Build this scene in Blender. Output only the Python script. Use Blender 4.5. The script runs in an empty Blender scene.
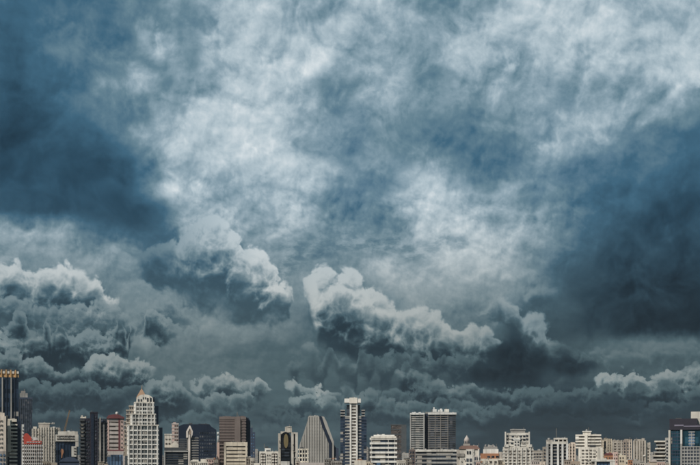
import bpy, bmesh, math, random
from mathutils import Vector, Matrix

# ------------------------------------------------------------------ camera
FPX = 1200.0          # focal length in pixels of the 700 x 465 photograph
HOR = 474.0           # picture row of the horizon (just below the frame)
CAM_H = 38.0
scene = bpy.context.scene
col = scene.collection
cam_data = bpy.data.cameras.new('camera')
cam = bpy.data.objects.new('camera', cam_data)
col.objects.link(cam)
cam.location = (0, 0, CAM_H)
cam.rotation_euler = (math.radians(90), 0, 0)
cam_data.sensor_width = 36
cam_data.lens = 36 * FPX / 700
cam_data.shift_y = (HOR - 232.5) / 700
cam_data.clip_start = 1
cam_data.clip_end = 80000
scene.camera = cam
vs = scene.view_settings
vs.view_transform = 'Standard'
vs.look = 'None'
vs.exposure = 0
vs.gamma = 1
vs.use_curve_mapping = False
scene.cycles.max_bounces = 6
scene.cycles.diffuse_bounces = 3
scene.cycles.use_adaptive_sampling = True
scene.cycles.adaptive_threshold = 0.015
scene.cycles.use_denoising = True
scene.cycles.filter_width = 1.6

# ------------------------------------------------------------------ sun
SUN_EL = math.radians(38)
SUN_AZ = math.radians(218)      # clockwise from +Y (view direction): behind the camera, to the left
sun_dir = Vector((math.sin(SUN_AZ) * math.cos(SUN_EL), math.cos(SUN_AZ) * math.cos(SUN_EL), math.sin(SUN_EL)))
sl = bpy.data.lights.new('sun', 'SUN')
sl.energy = 3.8
sl.angle = math.radians(0.53)
sl.color = (1.0, 0.925, 0.82)
sun = bpy.data.objects.new('sun', sl)
col.objects.link(sun)
sun.rotation_euler = (-sun_dir).to_track_quat('-Z', 'Y').to_euler()
sun.location = (-300, -300, 600)

# ------------------------------------------------------------------ sky (world): Nishita sky seen through storm clouds
world = bpy.data.worlds.new('World')
scene.world = world
world.use_nodes = True
WT = world.node_tree
WT.nodes.clear()


class S:
    """scalar or vector socket with arithmetic"""
    def __init__(s, k): s.k = k
    def __add__(a, b): return m_('ADD', a, b)
    def __radd__(a, b): return m_('ADD', a, b)
    def __sub__(a, b): return m_('SUBTRACT', a, b)
    def __rsub__(a, b): return m_('SUBTRACT', b, a)
    def __mul__(a, b): return m_('MULTIPLY', a, b)
    def __rmul__(a, b): return m_('MULTIPLY', a, b)
    def __truediv__(a, b): return m_('DIVIDE', a, b)


def put(sock, v):
    if isinstance(v, S): WT.links.new(v.k, sock)
    else: sock.default_value = v


def m_(op, a, b=0.0, c=None):
    n = WT.nodes.new('ShaderNodeMath'); n.operation = op
    put(n.inputs[0], a); put(n.inputs[1], b)
    if c is not None: put(n.inputs[2], c)
    return S(n.outputs[0])


def vm(op, a, b=None):
    n = WT.nodes.new('ShaderNodeVectorMath'); n.operation = op
    put(n.inputs[0], a)
    if b is not None: put(n.inputs[1], b)
    return S(n.outputs['Value' if op in ('LENGTH', 'DOT_PRODUCT') else 'Vector'])


def mapr(v, a, b, c=0.0, d=1.0, smooth=True):
    n = WT.nodes.new('ShaderNodeMapRange')
    n.interpolation_type = 'SMOOTHSTEP' if smooth else 'LINEAR'
    n.clamp = True
    for i, x in enumerate((v, a, b, c, d)): put(n.inputs[i], x)
    return S(n.outputs[0])


def comb(x, y, z=0.0):
    n = WT.nodes.new('ShaderNodeCombineXYZ')
    for i, v in enumerate((x, y, z)): put(n.inputs[i], v)
    return S(n.outputs[0])


def noise(v, scale, detail=4.0, rough=0.5, lac=2.0, dim='3D', colr=False, dist=0.0):
    n = WT.nodes.new('ShaderNodeTexNoise'); n.noise_dimensions = dim
    put(n.inputs['Vector'], v)
    n.inputs['Scale'].default_value = scale
    n.inputs['Detail'].default_value = detail
    n.inputs['Roughness'].default_value = rough
    n.inputs['Lacunarity'].default_value = lac
    n.inputs['Distortion'].default_value = dist
    return S(n.outputs['Color' if colr else 'Fac'])


def voro(v, scale, detail=2.0, rough=0.5, smooth=0.4):
    n = WT.nodes.new('ShaderNodeTexVoronoi'); n.voronoi_dimensions = '2D'
    n.feature = 'SMOOTH_F1' if smooth else 'F1'
    n.normalize = True
    put(n.inputs['Vector'], v)
    n.inputs['Scale'].default_value = scale
    n.inputs['Detail'].default_value = detail
    n.inputs['Roughness'].default_value = rough
    n.inputs['Lacunarity'].default_value = 2.1
    if smooth: n.inputs['Smoothness'].default_value = smooth
    return S(n.outputs['Distance'])


def lerp(a, b, t):
    return a + (b - a) * t if isinstance(b, S) or isinstance(a, S) else m_('MULTIPLY_ADD', t, b - a, a)


def profile(stops, interp='LINEAR'):
    """a colour ramp in a group of its own (three values over one coordinate)"""
    g = bpy.data.node_groups.new('profile', 'ShaderNodeTree')
    g.interface.new_socket('Fac', in_out='INPUT', socket_type='NodeSocketFloat')
    for c in 'RGB': g.interface.new_socket(c, in_out='OUTPUT', socket_type='NodeSocketFloat')
    g.interface.new_socket('Color', in_out='OUTPUT', socket_type='NodeSocketColor')
    n = g.nodes.new('ShaderNodeValToRGB')
    e = n.color_ramp.elements
    n.color_ramp.interpolation = interp
    assert len(stops) <= 32
    while len(e) < len(stops): e.new(0.5)
    for i, (p, c) in enumerate(sorted(stops)):
        e[i].position = min(1.0, max(0.0, p))
        e[i].color = (c, c, c, 1) if not isinstance(c, tuple) else c + (1,)
    a = g.nodes.new('NodeGroupInput'); k = g.nodes.new('ShaderNodeSeparateColor'); z = g.nodes.new('NodeGroupOutput')
    g.links.new(a.outputs[0], n.inputs[0]); g.links.new(n.outputs[0], k.inputs[0])
    for q in range(3): g.links.new(k.outputs[q], z.inputs[q])
    g.links.new(n.outputs[0], z.inputs[3])
    return g


def look(g, v):
    n = WT.nodes.new('ShaderNodeGroup'); n.node_tree = g
    put(n.inputs[0], v)
    return [S(o) for o in n.outputs]


def ramp(v, stops, interp='LINEAR'):
    return look(profile(stops, interp), v)[3 if isinstance(stops[0][1], tuple) else 0]


def cmix(a, b, t, mode='MIX'):
    n = WT.nodes.new('ShaderNodeMix'); n.data_type = 'RGBA'; n.blend_type = mode
    put(n.inputs[0], t); put(n.inputs[6], a); put(n.inputs[7], b)
    return S(n.outputs[2])


def lin(*rgb):
    return tuple((c / 255 / 12.92) if c / 255 <= 0.04045 else ((c / 255 + 0.055) / 1.055) ** 2.4 for c in rgb)


tc = WT.nodes.new('ShaderNodeTexCoord')
D = S(tc.outputs['Generated'])                 # direction of the ray
sp = WT.nodes.new('ShaderNodeSeparateXYZ'); put(sp.inputs[0], D)
dx, dy, dz = (S(o) for o in sp.outputs)
AZ = m_('ARCTAN2', dx, dy) * FPX               # azimuth and elevation, 1200 units to the radian
EL = m_('ARCSINE', dz) * FPX
Q = comb(AZ, EL)
D3 = vm('SCALE', D); D3.k.node.inputs['Scale'].default_value = FPX


def sky_at(px, py):
    """azimuth / elevation (in 1200ths of a radian) of a point of the sky"""
    u, v = (px - 350) / FPX, (HOR - py) / FPX
    return math.atan(u) * FPX, math.atan(v / math.hypot(1, u)) * FPX


# --- broad light and dark of the cloud deck: one profile over azimuth for each elevation
ROWS = [
    (0,   [.33,.36,.40,.42,.48,.46,.60,.68,.62,.55,.62,.66,.52,.50,.58,.68,.70,.66,.60,.63,.63]),
    (30,  [.36,.36,.39,.40,.50,.50,.58,.68,.66,.66,.64,.62,.57,.55,.66,.64,.68,.70,.62,.60,.66]),
    (60,  [.33,.36,.46,.45,.48,.60,.62,.62,.66,.74,.60,.62,.54,.62,.60,.62,.66,.62,.70,.66,.70]),
    (90,  [.31,.33,.40,.46,.54,.52,.66,.72,.72,.56,.58,.62,.58,.50,.62,.56,.58,.58,.68,.74,.70]),
    (120, [.27,.29,.35,.40,.54,.66,.70,.72,.66,.54,.50,.48,.46,.44,.54,.52,.60,.60,.56,.52,.44]),
    (150, [.23,.26,.29,.31,.40,.64,.66,.74,.72,.60,.54,.46,.46,.40,.42,.52,.58,.50,.45,.40,.35]),
    (180, [.26,.25,.25,.26,.32,.58,.58,.64,.68,.60,.48,.50,.68,.56,.40,.46,.44,.39,.38,.36,.31]),
    (210, [.30,.26,.25,.26,.28,.54,.60,.62,.64,.56,.44,.56,.74,.66,.54,.56,.42,.35,.33,.31,.27]),
    (240, [.56,.56,.50,.36,.32,.36,.48,.56,.54,.48,.48,.48,.64,.70,.68,.56,.37,.33,.30,.28,.26]),
    (270, [.55,.52,.50,.57,.45,.34,.40,.51,.47,.50,.50,.60,.62,.66,.62,.52,.33,.27,.24,.23,.21]),
    (300, [.44,.42,.40,.42,.49,.49,.45,.45,.47,.49,.46,.46,.50,.52,.48,.42,.30,.20,.17,.18,.17]),
    (330, [.34,.30,.32,.42,.48,.50,.50,.48,.44,.36,.32,.30,.34,.40,.34,.26,.26,.17,.13,.13,.15]),
    (350, [.30,.28,.30,.34,.36,.39,.40,.39,.36,.34,.33,.33,.30,.24,.2,.19,.26,.37,.38,.38,.38]),
    (366, [.26,.24,.26,.32,.34,.37,.38,.37,.35,.33,.34,.34,.30,.22,.18,.17,.24,.34,.34,.34,.36]),
    (390, [.17,.16,.17,.20,.27,.33,.36,.35,.33,.32,.30,.27,.27,.25,.20,.18,.20,.22,.24,.25,.25]),
    (420, [.19,.19,.20,.23,.28,.30,.31,.31,.30,.29,.27,.25,.23,.22,.20,.18,.17,.17,.17,.18,.18]),
    (450, [.20,.20,.21,.23,.25,.27,.27,.27,.26,.25,.23,.21,.20,.19,.17,.16,.15,.15,.15,.16,.16]),
]
# wisps and billows: the pattern is pushed about by noise at several sizes
w1 = noise(D3, 1 / 70, 5, 0.55, colr=True)
w2 = noise(vm('ADD', D3, (331.0, 77.0, 190.0)), 1 / 22, 5, 0.6, colr=True)


def sepxz(v):
    n = WT.nodes.new('ShaderNodeSeparateXYZ'); put(n.inputs[0], v)
    return S(n.outputs[0]), S(n.outputs[2])


ax, az_ = sepxz(w1)
bx, bz = sepxz(w2)
wx = (ax - 0.5) * 80 + (bx - 0.5) * 16
wz = (az_ - 0.5) * 64 + (bz - 0.5) * 14
AZw, ELw = AZ + wx, EL + wz
ELw0 = EL + wz * 0.5

lo, hi = -600.0, 600.0
tq = mapr(AZw, lo, hi, smooth=False)
L = None
els = [sky_at(350, r[0])[1] for r in ROWS]
for i, (py, vals) in enumerate(ROWS):
    avg = sum(vals) / len(vals)
    stops = [(0.0, avg), (1.0, avg)]
    for j, v in enumerate(vals):
        stops.append(((sky_at(j * 35, py)[0] - lo) / (hi - lo), v))
    row = ramp(tq if L is None else tq + L * 1e-9, stops, 'CARDINAL')
    # weight: hat over elevation
    up = els[i - 1] if i else None
    dn = els[i + 1] if i + 1 < len(ROWS) else None
    w = None
    if dn is not None: w = mapr(ELw, dn, els[i])
    if up is not None:
        wu = mapr(ELw, els[i], up, 1.0, 0.0)
        w = wu if w is None else w * wu
    L = row * w if L is None else m_('MULTIPLY_ADD', row, w, L)

# away from the view the deck goes on with the same mix of light and dark
frame_m = mapr(m_('ABSOLUTE', AZ), 360, 560) 
frame_m = m_('MAXIMUM', frame_m, mapr(EL, 470, 620))
far = noise(D3, 1 / 260, 4, 0.5)
hz = mapr(EL, 20, 330, 0.22, 0.50)
L = L + frame_m * (hz + (far - 0.5) * 0.9 - L)

# --- texture of the cloud deck
t1 = noise(vm('ADD', D3, comb(wx * 0.6, 0.0, wz * 0.6)), 1 / 52, 8, 0.61)
t1b = noise(vm('ADD', D3, comb(wx * 0.6 - 2.0, 0.0, wz * 0.6 + 4.0)), 1 / 52, 8, 0.61)
t2 = noise(vm('MULTIPLY', D3, (1.0, 1.0, 1.4)), 1 / 17, 4, 0.6)
amp = mapr(L, 0.30, 0.64, 0.11, 0.33)
L = L + (t1 - 0.5) * amp + (t1 - t1b) * amp * 0.65 + (t2 - 0.5) * amp * 0.30

hi_c = mapr(EL, 150, 300, 1.0, 1.04)
L = (L - 0.47) * hi_c + 0.475

# --- cumulus layers: heaps of rounded puffs with lit tops and shaded bases
def heap(puffs, P, reach=1.7):
    f = None
    for (px, py, rx, ry) in puffs:
        a, e = sky_at(px, py)
        v = vm('MULTIPLY', vm('SUBTRACT', P, (a, e, 0.0)), (1 / rx, 1 / ry, 0.0))
        g = mapr(vm('LENGTH', v), reach, 0.0)
        f = g if f is None else m_('SMOOTH_MAX', f, g, 0.10)
    return f


def billow(size, seed, warp=0.5, fine=0.30, lobes=2.4):
    """warped position and cauliflower relief, at the point and a little towards the light"""
    off = (seed * 137.0, seed * 71.0, 0.0)
    wob = noise(vm('ADD', Q, off), 1 / (size * 1.2), 2, 0.5, dim='2D', colr=True)
    wv = vm('MULTIPLY', vm('SUBTRACT', wob, (0.5, 0.5, 0.5)), (size * warp, size * warp * 0.8, 0.0))
    P = vm('ADD', Q, wv)

    def bump(pv):
        a = voro(pv, 1 / size, 3.0, 0.55, 0)
        b = noise(pv, 1 / (size * 0.5), 5, 0.62, dim='2D')
        return (0.09 - a * a) * lobes + (b - 0.5) * fine
    b0 = bump(vm('ADD', P, off))
    b1 = bump(vm('ADD', P, (off[0] - size * 0.10, off[1] + size * 0.20, 0.0)))
    return P, b0, b0 - b1


BIG = billow(26, 1)
SMALL = billow(15, 2)
HUGE = billow(58, 3, warp=0.8, fine=0.5, lobes=2.0)
WISP = (comb(AZw, ELw), (t1 - 0.5) * 1.6, t1 - t1b)


HALF = 390.0


def cumulus(L, tops, tex, shade, scale=24.0, edge=3.0, relief=1.15, shadeop=0.8, blur=0.32, opac=1.0, flank=9.0):
    """clouds given by the line of their tops: (x, top, thickness, light of the top)"""
    P, b0, rel = tex
    P = vm('ADD', P, comb(L * 1e-9, 0.0))             # (keeps the layers in sequence)
    sp = WT.nodes.new('ShaderNodeSeparateXYZ'); put(sp.inputs[0], P)
    px_, el_ = S(sp.outputs[0]), S(sp.outputs[1])
    st = []
    for (x, y, th, lit) in tops:
        a, e = sky_at(x, y)
        st.append(((a + HALF) / (2 * HALF), (e / 500.0, min(1.0, th * 1.45 / 100.0), lit)))
    g = profile(st)
    px_ = m_('PINGPONG', px_ + HALF, 2 * HALF)              # the rows go on all round the horizon
    top_, th_, lit, _ = look(g, mapr(px_, 0.0, 2 * HALF, smooth=False))
    thl = look(g, mapr(px_, flank, 2 * HALF + flank, smooth=False))[1]     # a little to the left: the flank towards the sun
    th = th_ * 100.0
    side = mapr(thl * 100.0 / (th + 1.0), 0.10, 0.85, 0.55, 0.0)
    s = m_('MULTIPLY_ADD', top_, 500.0, 0.0 - el_) + b0 * scale          # depth under the top
    r = s / (th + 1.0)
    alpha = mapr(s, 0.0, edge) * mapr(r, 1.0 - blur, 1.0, 1.0, 0.0) * mapr(th, 2.0, 14.0) * opac
    t = mapr(m_('MULTIPLY_ADD', rel, relief, 1.10 - r * 1.55) + side * mapr(r, 0.15, 0.85, 1.0, 0.0), 0.0, 1.0)
    up = (lit - L) * t
    dn = (shade - L) * (1.0 - t) * mapr(th, 10.0, 36.0, 0.0, shadeop) * mapr(side, 0.05, 0.45, 1.0, 0.15)
    return L + (up + dn) * alpha


def gloom(L, puffs, tex, shade, edge=0.5, puffamp=0.35, opac=0.8, lump=0.06):
    """a dark heavy mass without lit tops"""
    P, b0, rel = tex
    P = vm('ADD', P, comb(L * 1e-9, 0.0))
    f0 = heap(puffs, P, 1.5)
    alpha = mapr(f0 + b0 * puffamp - 0.28, 0.0, edge) * opac
    return L + (shade + rel * lump - L) * alpha


upper = mapr(EL, 170, 260) * mapr(L, 0.30, 0.60, 0.28, 1.0)
L = L + (HUGE[2] * 0.27 + HUGE[1] * 0.10 + BIG[2] * 0.13 + SMALL[2] * 0.04) * upper
# heaped texture through the whole lower deck, drawn out into level streaks near the horizon
low = mapr(EL, 60, 150) * mapr(EL, 230, 320, 1.0, 0.0)
low = low * mapr(L, 0.22, 0.42)
L = L + BIG[2] * low * 0.11 + SMALL[2] * low * 0.05
strata = noise(vm('MULTIPLY', vm('ADD', D3, comb(0.0, 0.0, wz * 0.3)), (0.16, 0.16, 1.0)), 1 / 11, 5, 0.55)
L = L + (strata - 0.5) * mapr(EL, 40, 170, 0.20, 0.0)
L = gloom(L, [(30, 190, 90, 30), (100, 200, 70, 34), (140, 215, 50, 22), (40, 165, 80, 24)], HUGE, 0.255, edge=0.7, puffamp=0.4, opac=0.85, lump=0.12)
L = gloom(L, [(640, 300, 86, 44), (690, 280, 70, 50), (610, 318, 50, 26), (620, 270, 60, 50), (670, 225, 60, 40)], HUGE, 0.195, edge=0.9, puffamp=0.7, opac=0.75, lump=0.34)
L = gloom(L, [(156, 66, 13, 11), (167, 84, 13, 15), (178, 98, 12, 15), (184, 112, 7, 12), (190, 30, 24, 46), (192, 60, 14, 24)], BIG, 0.41, edge=0.95, puffamp=1.2, opac=0.62, lump=0.2)
# slate masses and bright heads in the upper deck, with ragged edges
L = gloom(L, [(336, 92, 30, 36), (352, 140, 30, 30), (374, 176, 36, 26), (345, 196, 28, 12), (405, 150, 22, 24), (440, 140, 26, 22), (492, 166, 38, 24), (535, 190, 30, 18), (428, 84, 26, 26), (574, 96, 30, 20), (480, 112, 30, 16)], BIG, 0.40, edge=0.8, puffamp=1.1, opac=0.6, lump=0.35)
L = gloom(L, [(110, 50, 40, 34), (136, 108, 24, 26), (150, 165, 22, 26), (70, 30, 50, 20)], BIG, 0.36, edge=0.6, puffamp=1.0, opac=0.55, lump=0.25)
L = gloom(L, [(228, 112, 30, 24), (258, 148, 34, 22), (305, 58, 26, 20), (425, 196, 24, 16), (452, 226, 40, 16), (505, 60, 18, 18), (600, 58, 32, 18), (681, 92, 13, 15), (158, 40, 8, 24), (192, 142, 16, 20), (203, 188, 18, 20), (545, 146, 16, 10), (600, 140, 18, 9), (300, 178, 24, 16)], BIG, 0.73, edge=0.8, puffamp=1.1, opac=0.5, lump=0.45)
# blue opening with flecks of thin cloud
open_ = mapr(heap([(300, 250, 22, 14), (350, 240, 40, 12), (400, 240, 40, 12), (290, 268, 16, 12), (440, 236, 20, 8)], WISP[0], 1.8), 0.05, 0.9)
fleck = noise(vm('MULTIPLY', D3, (0.55, 0.55, 1.0)), 1 / 6.5, 4, 0.6)
L = L + (0.40 + mapr(fleck, 0.36, 0.68) * 0.26 - L) * open_ * 0.5
T_F2 = [(515, 282, 0, .5), (527, 271, 24, .52), (540, 275, 26, .5), (552, 284, 20, .45), (566, 294, 0, .4),
        (575, 356, 0, .34), (590, 350, 12, .36), (615, 345, 14, .36), (645, 345, 14, .36), (675, 342, 16, .34), (715, 343, 14, .32)]
T_A = [(120, 252, 0, .42), (150, 246, 26, .45), (165, 240, 36, .48), (182, 230, 54, .60), (200, 217, 80, .66), (215, 214, 84, .70), (228, 220, 80, .74), (240, 232, 72, .74),
       (247, 244, 62, .72), (254, 245, 60, .78), (262, 247, 58, .78), (268, 259, 48, .76), (278, 269, 40, .76), (284, 282, 28, .74), (290, 286, 22, .72), (294, 294, 0, .66),
       (298, 350, 0, .42), (306, 341, 14, .44), (312, 341, 16, .44), (318, 347, 14, .42), (326, 347, 16, .42), (342, 354, 0, .36)]
T_F = [(472, 304, 0, .48), (482, 301, 10, .52), (497, 299, 16, .56), (503, 293, 28, .58), (511, 295, 34, .58), (521, 303, 34, .56), (531, 306, 46, .57), (546, 320, 44, .52), (560, 340, 26, .46), (578, 352, 0, .36)]
T_B = [(-30, 264, 44, .70), (0, 257, 46, .72), (9, 257, 46, .74), (20, 262, 42, .72), (31, 268, 36, .72), (45, 267, 38, .74), (56, 263, 42, .76), (68, 262, 42, .76), (79, 270, 36, .74),
       (86, 276, 32, .74), (95, 273, 34, .74), (105, 284, 28, .72), (115, 292, 20, .68), (122, 300, 0, .6),
       (303, 288, 0, .6), (308, 274, 26, .7), (315, 263, 66, .72), (324, 264, 84, .72), (330, 270, 80, .72), (342, 266, 84, .72), (354, 268, 80, .72), (365, 281, 70, .72), (377, 287, 64, .70),
       (391, 301, 50, .68), (405, 310, 42, .66), (416, 307, 46, .68), (430, 308, 46, .66), (441, 314, 42, .64), (451, 325, 34, .64), (466, 323, 38, .62), (486, 326, 34, .60), (505, 342, 0, .5)]
T_H = [(-20, 334, 30, 0.52), (2, 328, 34, 0.54), (12, 333, 28, 0.52), (28, 328, 30, 0.50), (55, 320, 34, 0.54), (75, 310, 40, 0.60), (96, 307, 40, 0.60), (118, 310, 36, 0.58), (128, 319, 26, 0.56), (140, 332, 0, 0.50),
       (392, 372, 0, 0.40), (402, 362, 26, 0.44), (409, 361, 30, 0.44), (417, 369, 26, 0.40), (428, 376, 24, 0.40), (441, 380, 24, 0.42), (461, 388, 20, 0.40), (482, 402, 0, 0.29),
       (592, 381, 0, 0.54), (600, 370, 24, 0.58), (611, 368, 28, 0.58), (618, 365, 30, 0.58), (623, 368, 28, 0.56), (628, 374, 22, 0.54), (635, 369, 28, 0.58), (648, 377, 22, 0.54), (656, 374, 24, 0.54),
       (668, 367, 30, 0.56), (675, 372, 26, 0.52), (684, 365, 32, 0.54), (715, 357, 40, 0.52)]
T_D = [(-20, 352, 24, 0.42), (14, 348, 26, 0.44), (30, 354, 24, 0.48), (46, 360, 20, 0.46), (66, 372, 14, 0.42), (80, 366, 10, 0.42), (88, 355, 26, 0.54), (102, 353, 30, 0.56), (120, 355, 30, 0.56), (140, 358, 24, 0.56),
       (152, 364, 14, 0.54), (158, 371, 0, 0.46),
       (186, 382, 0, 0.46), (194, 377, 16, 0.50), (202, 374, 18, 0.52), (214, 378, 16, 0.52), (222, 374, 20, 0.58), (230, 373, 20, 0.60), (240, 380, 15, 0.56), (250, 381, 14, 0.54), (257, 375, 20, 0.58), (265, 381, 14, 0.54), (276, 387, 0, 0.46),
       (282, 385, 0, 0.46), (287, 380, 14, 0.54), (293, 377, 16, 0.56), (301, 384, 14, 0.52), (308, 388, 10, 0.50), (315, 382, 18, 0.60), (320, 382, 18, 0.60), (327, 388, 12, 0.54), (338, 392, 0, 0.46)]
T_E = [(-20, 384, 20, 0.35), (30, 378, 22, 0.37), (60, 384, 20, 0.37), (90, 378, 20, 0.35), (120, 386, 18, 0.33), (140, 384, 8, 0.33), (148, 377, 26, 0.45), (158, 374, 32, 0.49), (168, 374, 32, 0.50), (178, 378, 28, 0.48), (186, 386, 20, 0.45), (194, 396, 6, 0.41),
       (204, 396, 12, 0.43), (213, 392, 16, 0.47), (234, 393, 14, 0.47), (250, 391, 14, 0.47), (260, 398, 0, 0.41), (284, 399, 0, 0.41), (294, 395, 14, 0.47), (311, 392, 16, 0.49), (330, 395, 14, 0.47), (345, 402, 0, 0.39),
       (350, 394, 0, 0.37), (358, 389, 18, 0.41), (368, 388, 20, 0.41), (380, 392, 16, 0.39), (394, 400, 0, 0.33), (520, 392, 0, 0.31), (530, 388, 9, 0.35), (552, 388, 9, 0.35), (562, 392, 0, 0.29)]
L = cumulus(L, T_F2, BIG, 0.26, edge=12.0, opac=0.8)
L = cumulus(L, T_F, BIG, 0.22, edge=9.0, scale=34.0, opac=0.9)
L = gloom(L, [(380, 346, 60, 15), (440, 354, 60, 17), (520, 358, 60, 26), (500, 374, 56, 15), (570, 366, 36, 16), (345, 330, 30, 16)], BIG, 0.135, edge=0.7, puffamp=0.7, opac=0.88, lump=0.14)
L = cumulus(L, T_A, BIG, 0.25, scale=30.0, edge=6.0)
L = cumulus(L, T_B, BIG, 0.19, scale=30.0, edge=6.0)
L = cumulus(L, T_H, SMALL, 0.15, scale=20.0, shadeop=0.9, flank=4.0)
T_L = [(-25, 296, 24, .52), (5, 290, 26, .54), (25, 298, 24, .52), (45, 306, 22, .5), (70, 300, 26, .54), (95, 296, 28, .56), (115, 302, 24, .54), (132, 312, 18, .5), (150, 300, 20, .5), (170, 296, 24, .52), (188, 304, 18, .5), (205, 316, 8, .46), (214, 322, 0, .44),
       (560, 352, 0, .34), (585, 346, 14, .40), (620, 350, 16, .42), (655, 344, 18, .42), (690, 346, 18, .40), (720, 342, 18, .40)]
L = cumulus(L, T_L, SMALL, 0.24, scale=20.0, edge=6.0, opac=0.85, flank=0.0)
# long dim rows of far cumulus low over the city
crng = random.Random(11)
for (y0, lit0, th0, x0, x1, sh) in ((352, .40, 22, 296, 470, .20), (384, .43, 20, 330, 720, .15), (398, .39, 18, -30, 720, .14), (411, .35, 14, -30, 720, .14)):
    row = [(x0 - 12, y0 + 8, 0, lit0)]
    nst = 28
    for i in range(nst):
        row.append((x0 + (x1 - x0) * (i + crng.uniform(-.3, .3)) / (nst - 1), y0 + crng.uniform(-6, 6), th0 * crng.uniform(0.55, 1.25), lit0 + crng.uniform(-.07, .07) - (0.11 if x0 + (x1 - x0) * i / nst > 470 else 0.02)))
    row.append((x1 + 12, y0 + 8, 0, lit0))
    L = cumulus(L, row, SMALL, sh, scale=18.0, edge=4.0, opac=0.9, flank=0.0)
T_D0 = [(-20, 300, 22, .46), (20, 306, 24, .46), (45, 312, 20, .44), (62, 316, 0, .44), (120, 318, 0, .46), (130, 312, 14, .5), (145, 306, 22, .52), (160, 312, 22, .52), (175, 322, 14, .48), (186, 330, 0, .46),
        (-5, 342, 0, .4), (40, 344, 0, .4), (52, 338, 20, .44), (70, 332, 26, .46), (92, 330, 28, .48), (112, 332, 26, .48), (128, 340, 18, .46), (142, 350, 0, .42)]
L = cumulus(L, T_D0, SMALL, 0.16, scale=18.0, shadeop=0.9, flank=0.0)
L = cumulus(L, T_D, SMALL, 0.145, scale=18.0, shadeop=0.9)
L = cumulus(L, T_E, SMALL, 0.14, scale=18.0, shadeop=0.9)

# --- colour of cloud light: blue overhead, grey-green low over the city
up_r = ramp(L, [(0.0, lin(8, 18, 26)), (0.13, lin(20, 38, 52)), (0.25, lin(43, 74, 94)), (0.36, lin(63, 102, 126)), (0.48, lin(102, 132, 147)),
                (0.60, lin(141, 164, 177)), (0.72, lin(179, 196, 205)), (0.84, lin(211, 221, 226)), (1.0, lin(238, 242, 243))])
dn_r = ramp(L, [(0.0, lin(10, 14, 17)), (0.13, lin(23, 36, 45)), (0.22, lin(43, 60, 69)), (0.35, lin(76, 96, 102)), (0.48, lin(116, 131, 134)),
                (0.60, lin(150, 158, 157)), (0.72, lin(185, 187, 182)), (0.84, lin(214, 213, 206)), (1.0, lin(240, 240, 235))])
cloud = cmix(dn_r, up_r, mapr(EL, 95, 290))
cloud10 = vm('SCALE', cloud); cloud10.k.node.inputs['Scale'].default_value = 10.0

sky = WT.nodes.new('ShaderNodeTexSky')
sky.sky_type = 'NISHITA'
sky.sun_disc = False
sky.sun_elevation = SUN_EL
sky.sun_rotation = SUN_AZ
sky.air_density = 1.0
sky.dust_density = 0.6
sky.ozone_density = 1.5
# the clear sky shows, veiled, through the breaks in the deck
gap = mapr(noise(vm('ADD', D3, (50.0, 900.0, 20.0)), 1 / 90, 4, 0.5), 0.5, 0.70)
gap = gap * mapr(L, 0.36, 0.42) * mapr(L, 0.50, 0.62, 1.0, 0.0) * 0.07
final = cmix(cloud10, S(sky.outputs[0]), gap)

bgn = WT.nodes.new('ShaderNodeBackground')
put(bgn.inputs[0], final)
bgn.inputs[1].default_value = 0.1
wo = WT.nodes.new('ShaderNodeOutputWorld')
WT.links.new(bgn.outputs[0], wo.inputs[0])
world.cycles.sampling_method = 'MANUAL'
world.cycles.sample_map_resolution = 256

HAZE = 0.000024       # per metre

# ------------------------------------------------------------------ materials
def mat(name, rgb, rough=0.8, var=0.12, grime=0.18, scale=0.08, metal=0.0, spec=0.3):
    """painted or rendered wall: patchy weathering and rain streaks over a base colour"""
    m = bpy.data.materials.new(name); m.use_nodes = True
    T = m.node_tree; N = T.nodes; K = T.links
    p = N['Principled BSDF']
    p.inputs['Roughness'].default_value = rough
    p.inputs['Metallic'].default_value = metal
    p.inputs['Specular IOR Level'].default_value = spec
    g = N.new('ShaderNodeNewGeometry')
    n1 = N.new('ShaderNodeTexNoise'); n1.inputs['Scale'].default_value = scale; n1.inputs['Detail'].default_value = 5
    K.new(g.outputs['Position'], n1.inputs['Vector'])
    mp = N.new('ShaderNodeMapping'); mp.inputs['Scale'].default_value = (0.9, 0.9, 0.05)
    K.new(g.outputs['Position'], mp.inputs['Vector'])
    n2 = N.new('ShaderNodeTexNoise'); n2.inputs['Scale'].default_value = 0.6; n2.inputs['Detail'].default_value = 4
    K.new(mp.outputs[0], n2.inputs['Vector'])
    r1 = N.new('ShaderNodeMapRange'); r1.inputs[1].default_value = 0.3; r1.inputs[2].default_value = 0.7
    r1.inputs[3].default_value = 1 - var; r1.inputs[4].default_value = 1 + var
    K.new(n1.outputs['Fac'], r1.inputs[0])
    r2 = N.new('ShaderNodeMapRange'); r2.inputs[1].default_value = 0.5; r2.inputs[2].default_value = 0.72
    r2.inputs[3].default_value = 1.0; r2.inputs[4].default_value = 1 - grime
    K.new(n2.outputs['Fac'], r2.inputs[0])
    mu = N.new('ShaderNodeMath'); mu.operation = 'MULTIPLY'
    K.new(r1.outputs[0], mu.inputs[0]); K.new(r2.outputs[0], mu.inputs[1])
    vm_ = N.new('ShaderNodeVectorMath'); vm_.operation = 'SCALE'; vm_.inputs[0].default_value = rgb
    K.new(mu.outputs[0], vm_.inputs['Scale'])
    K.new(vm_.outputs[0], p.inputs['Base Color'])
    return m


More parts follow.
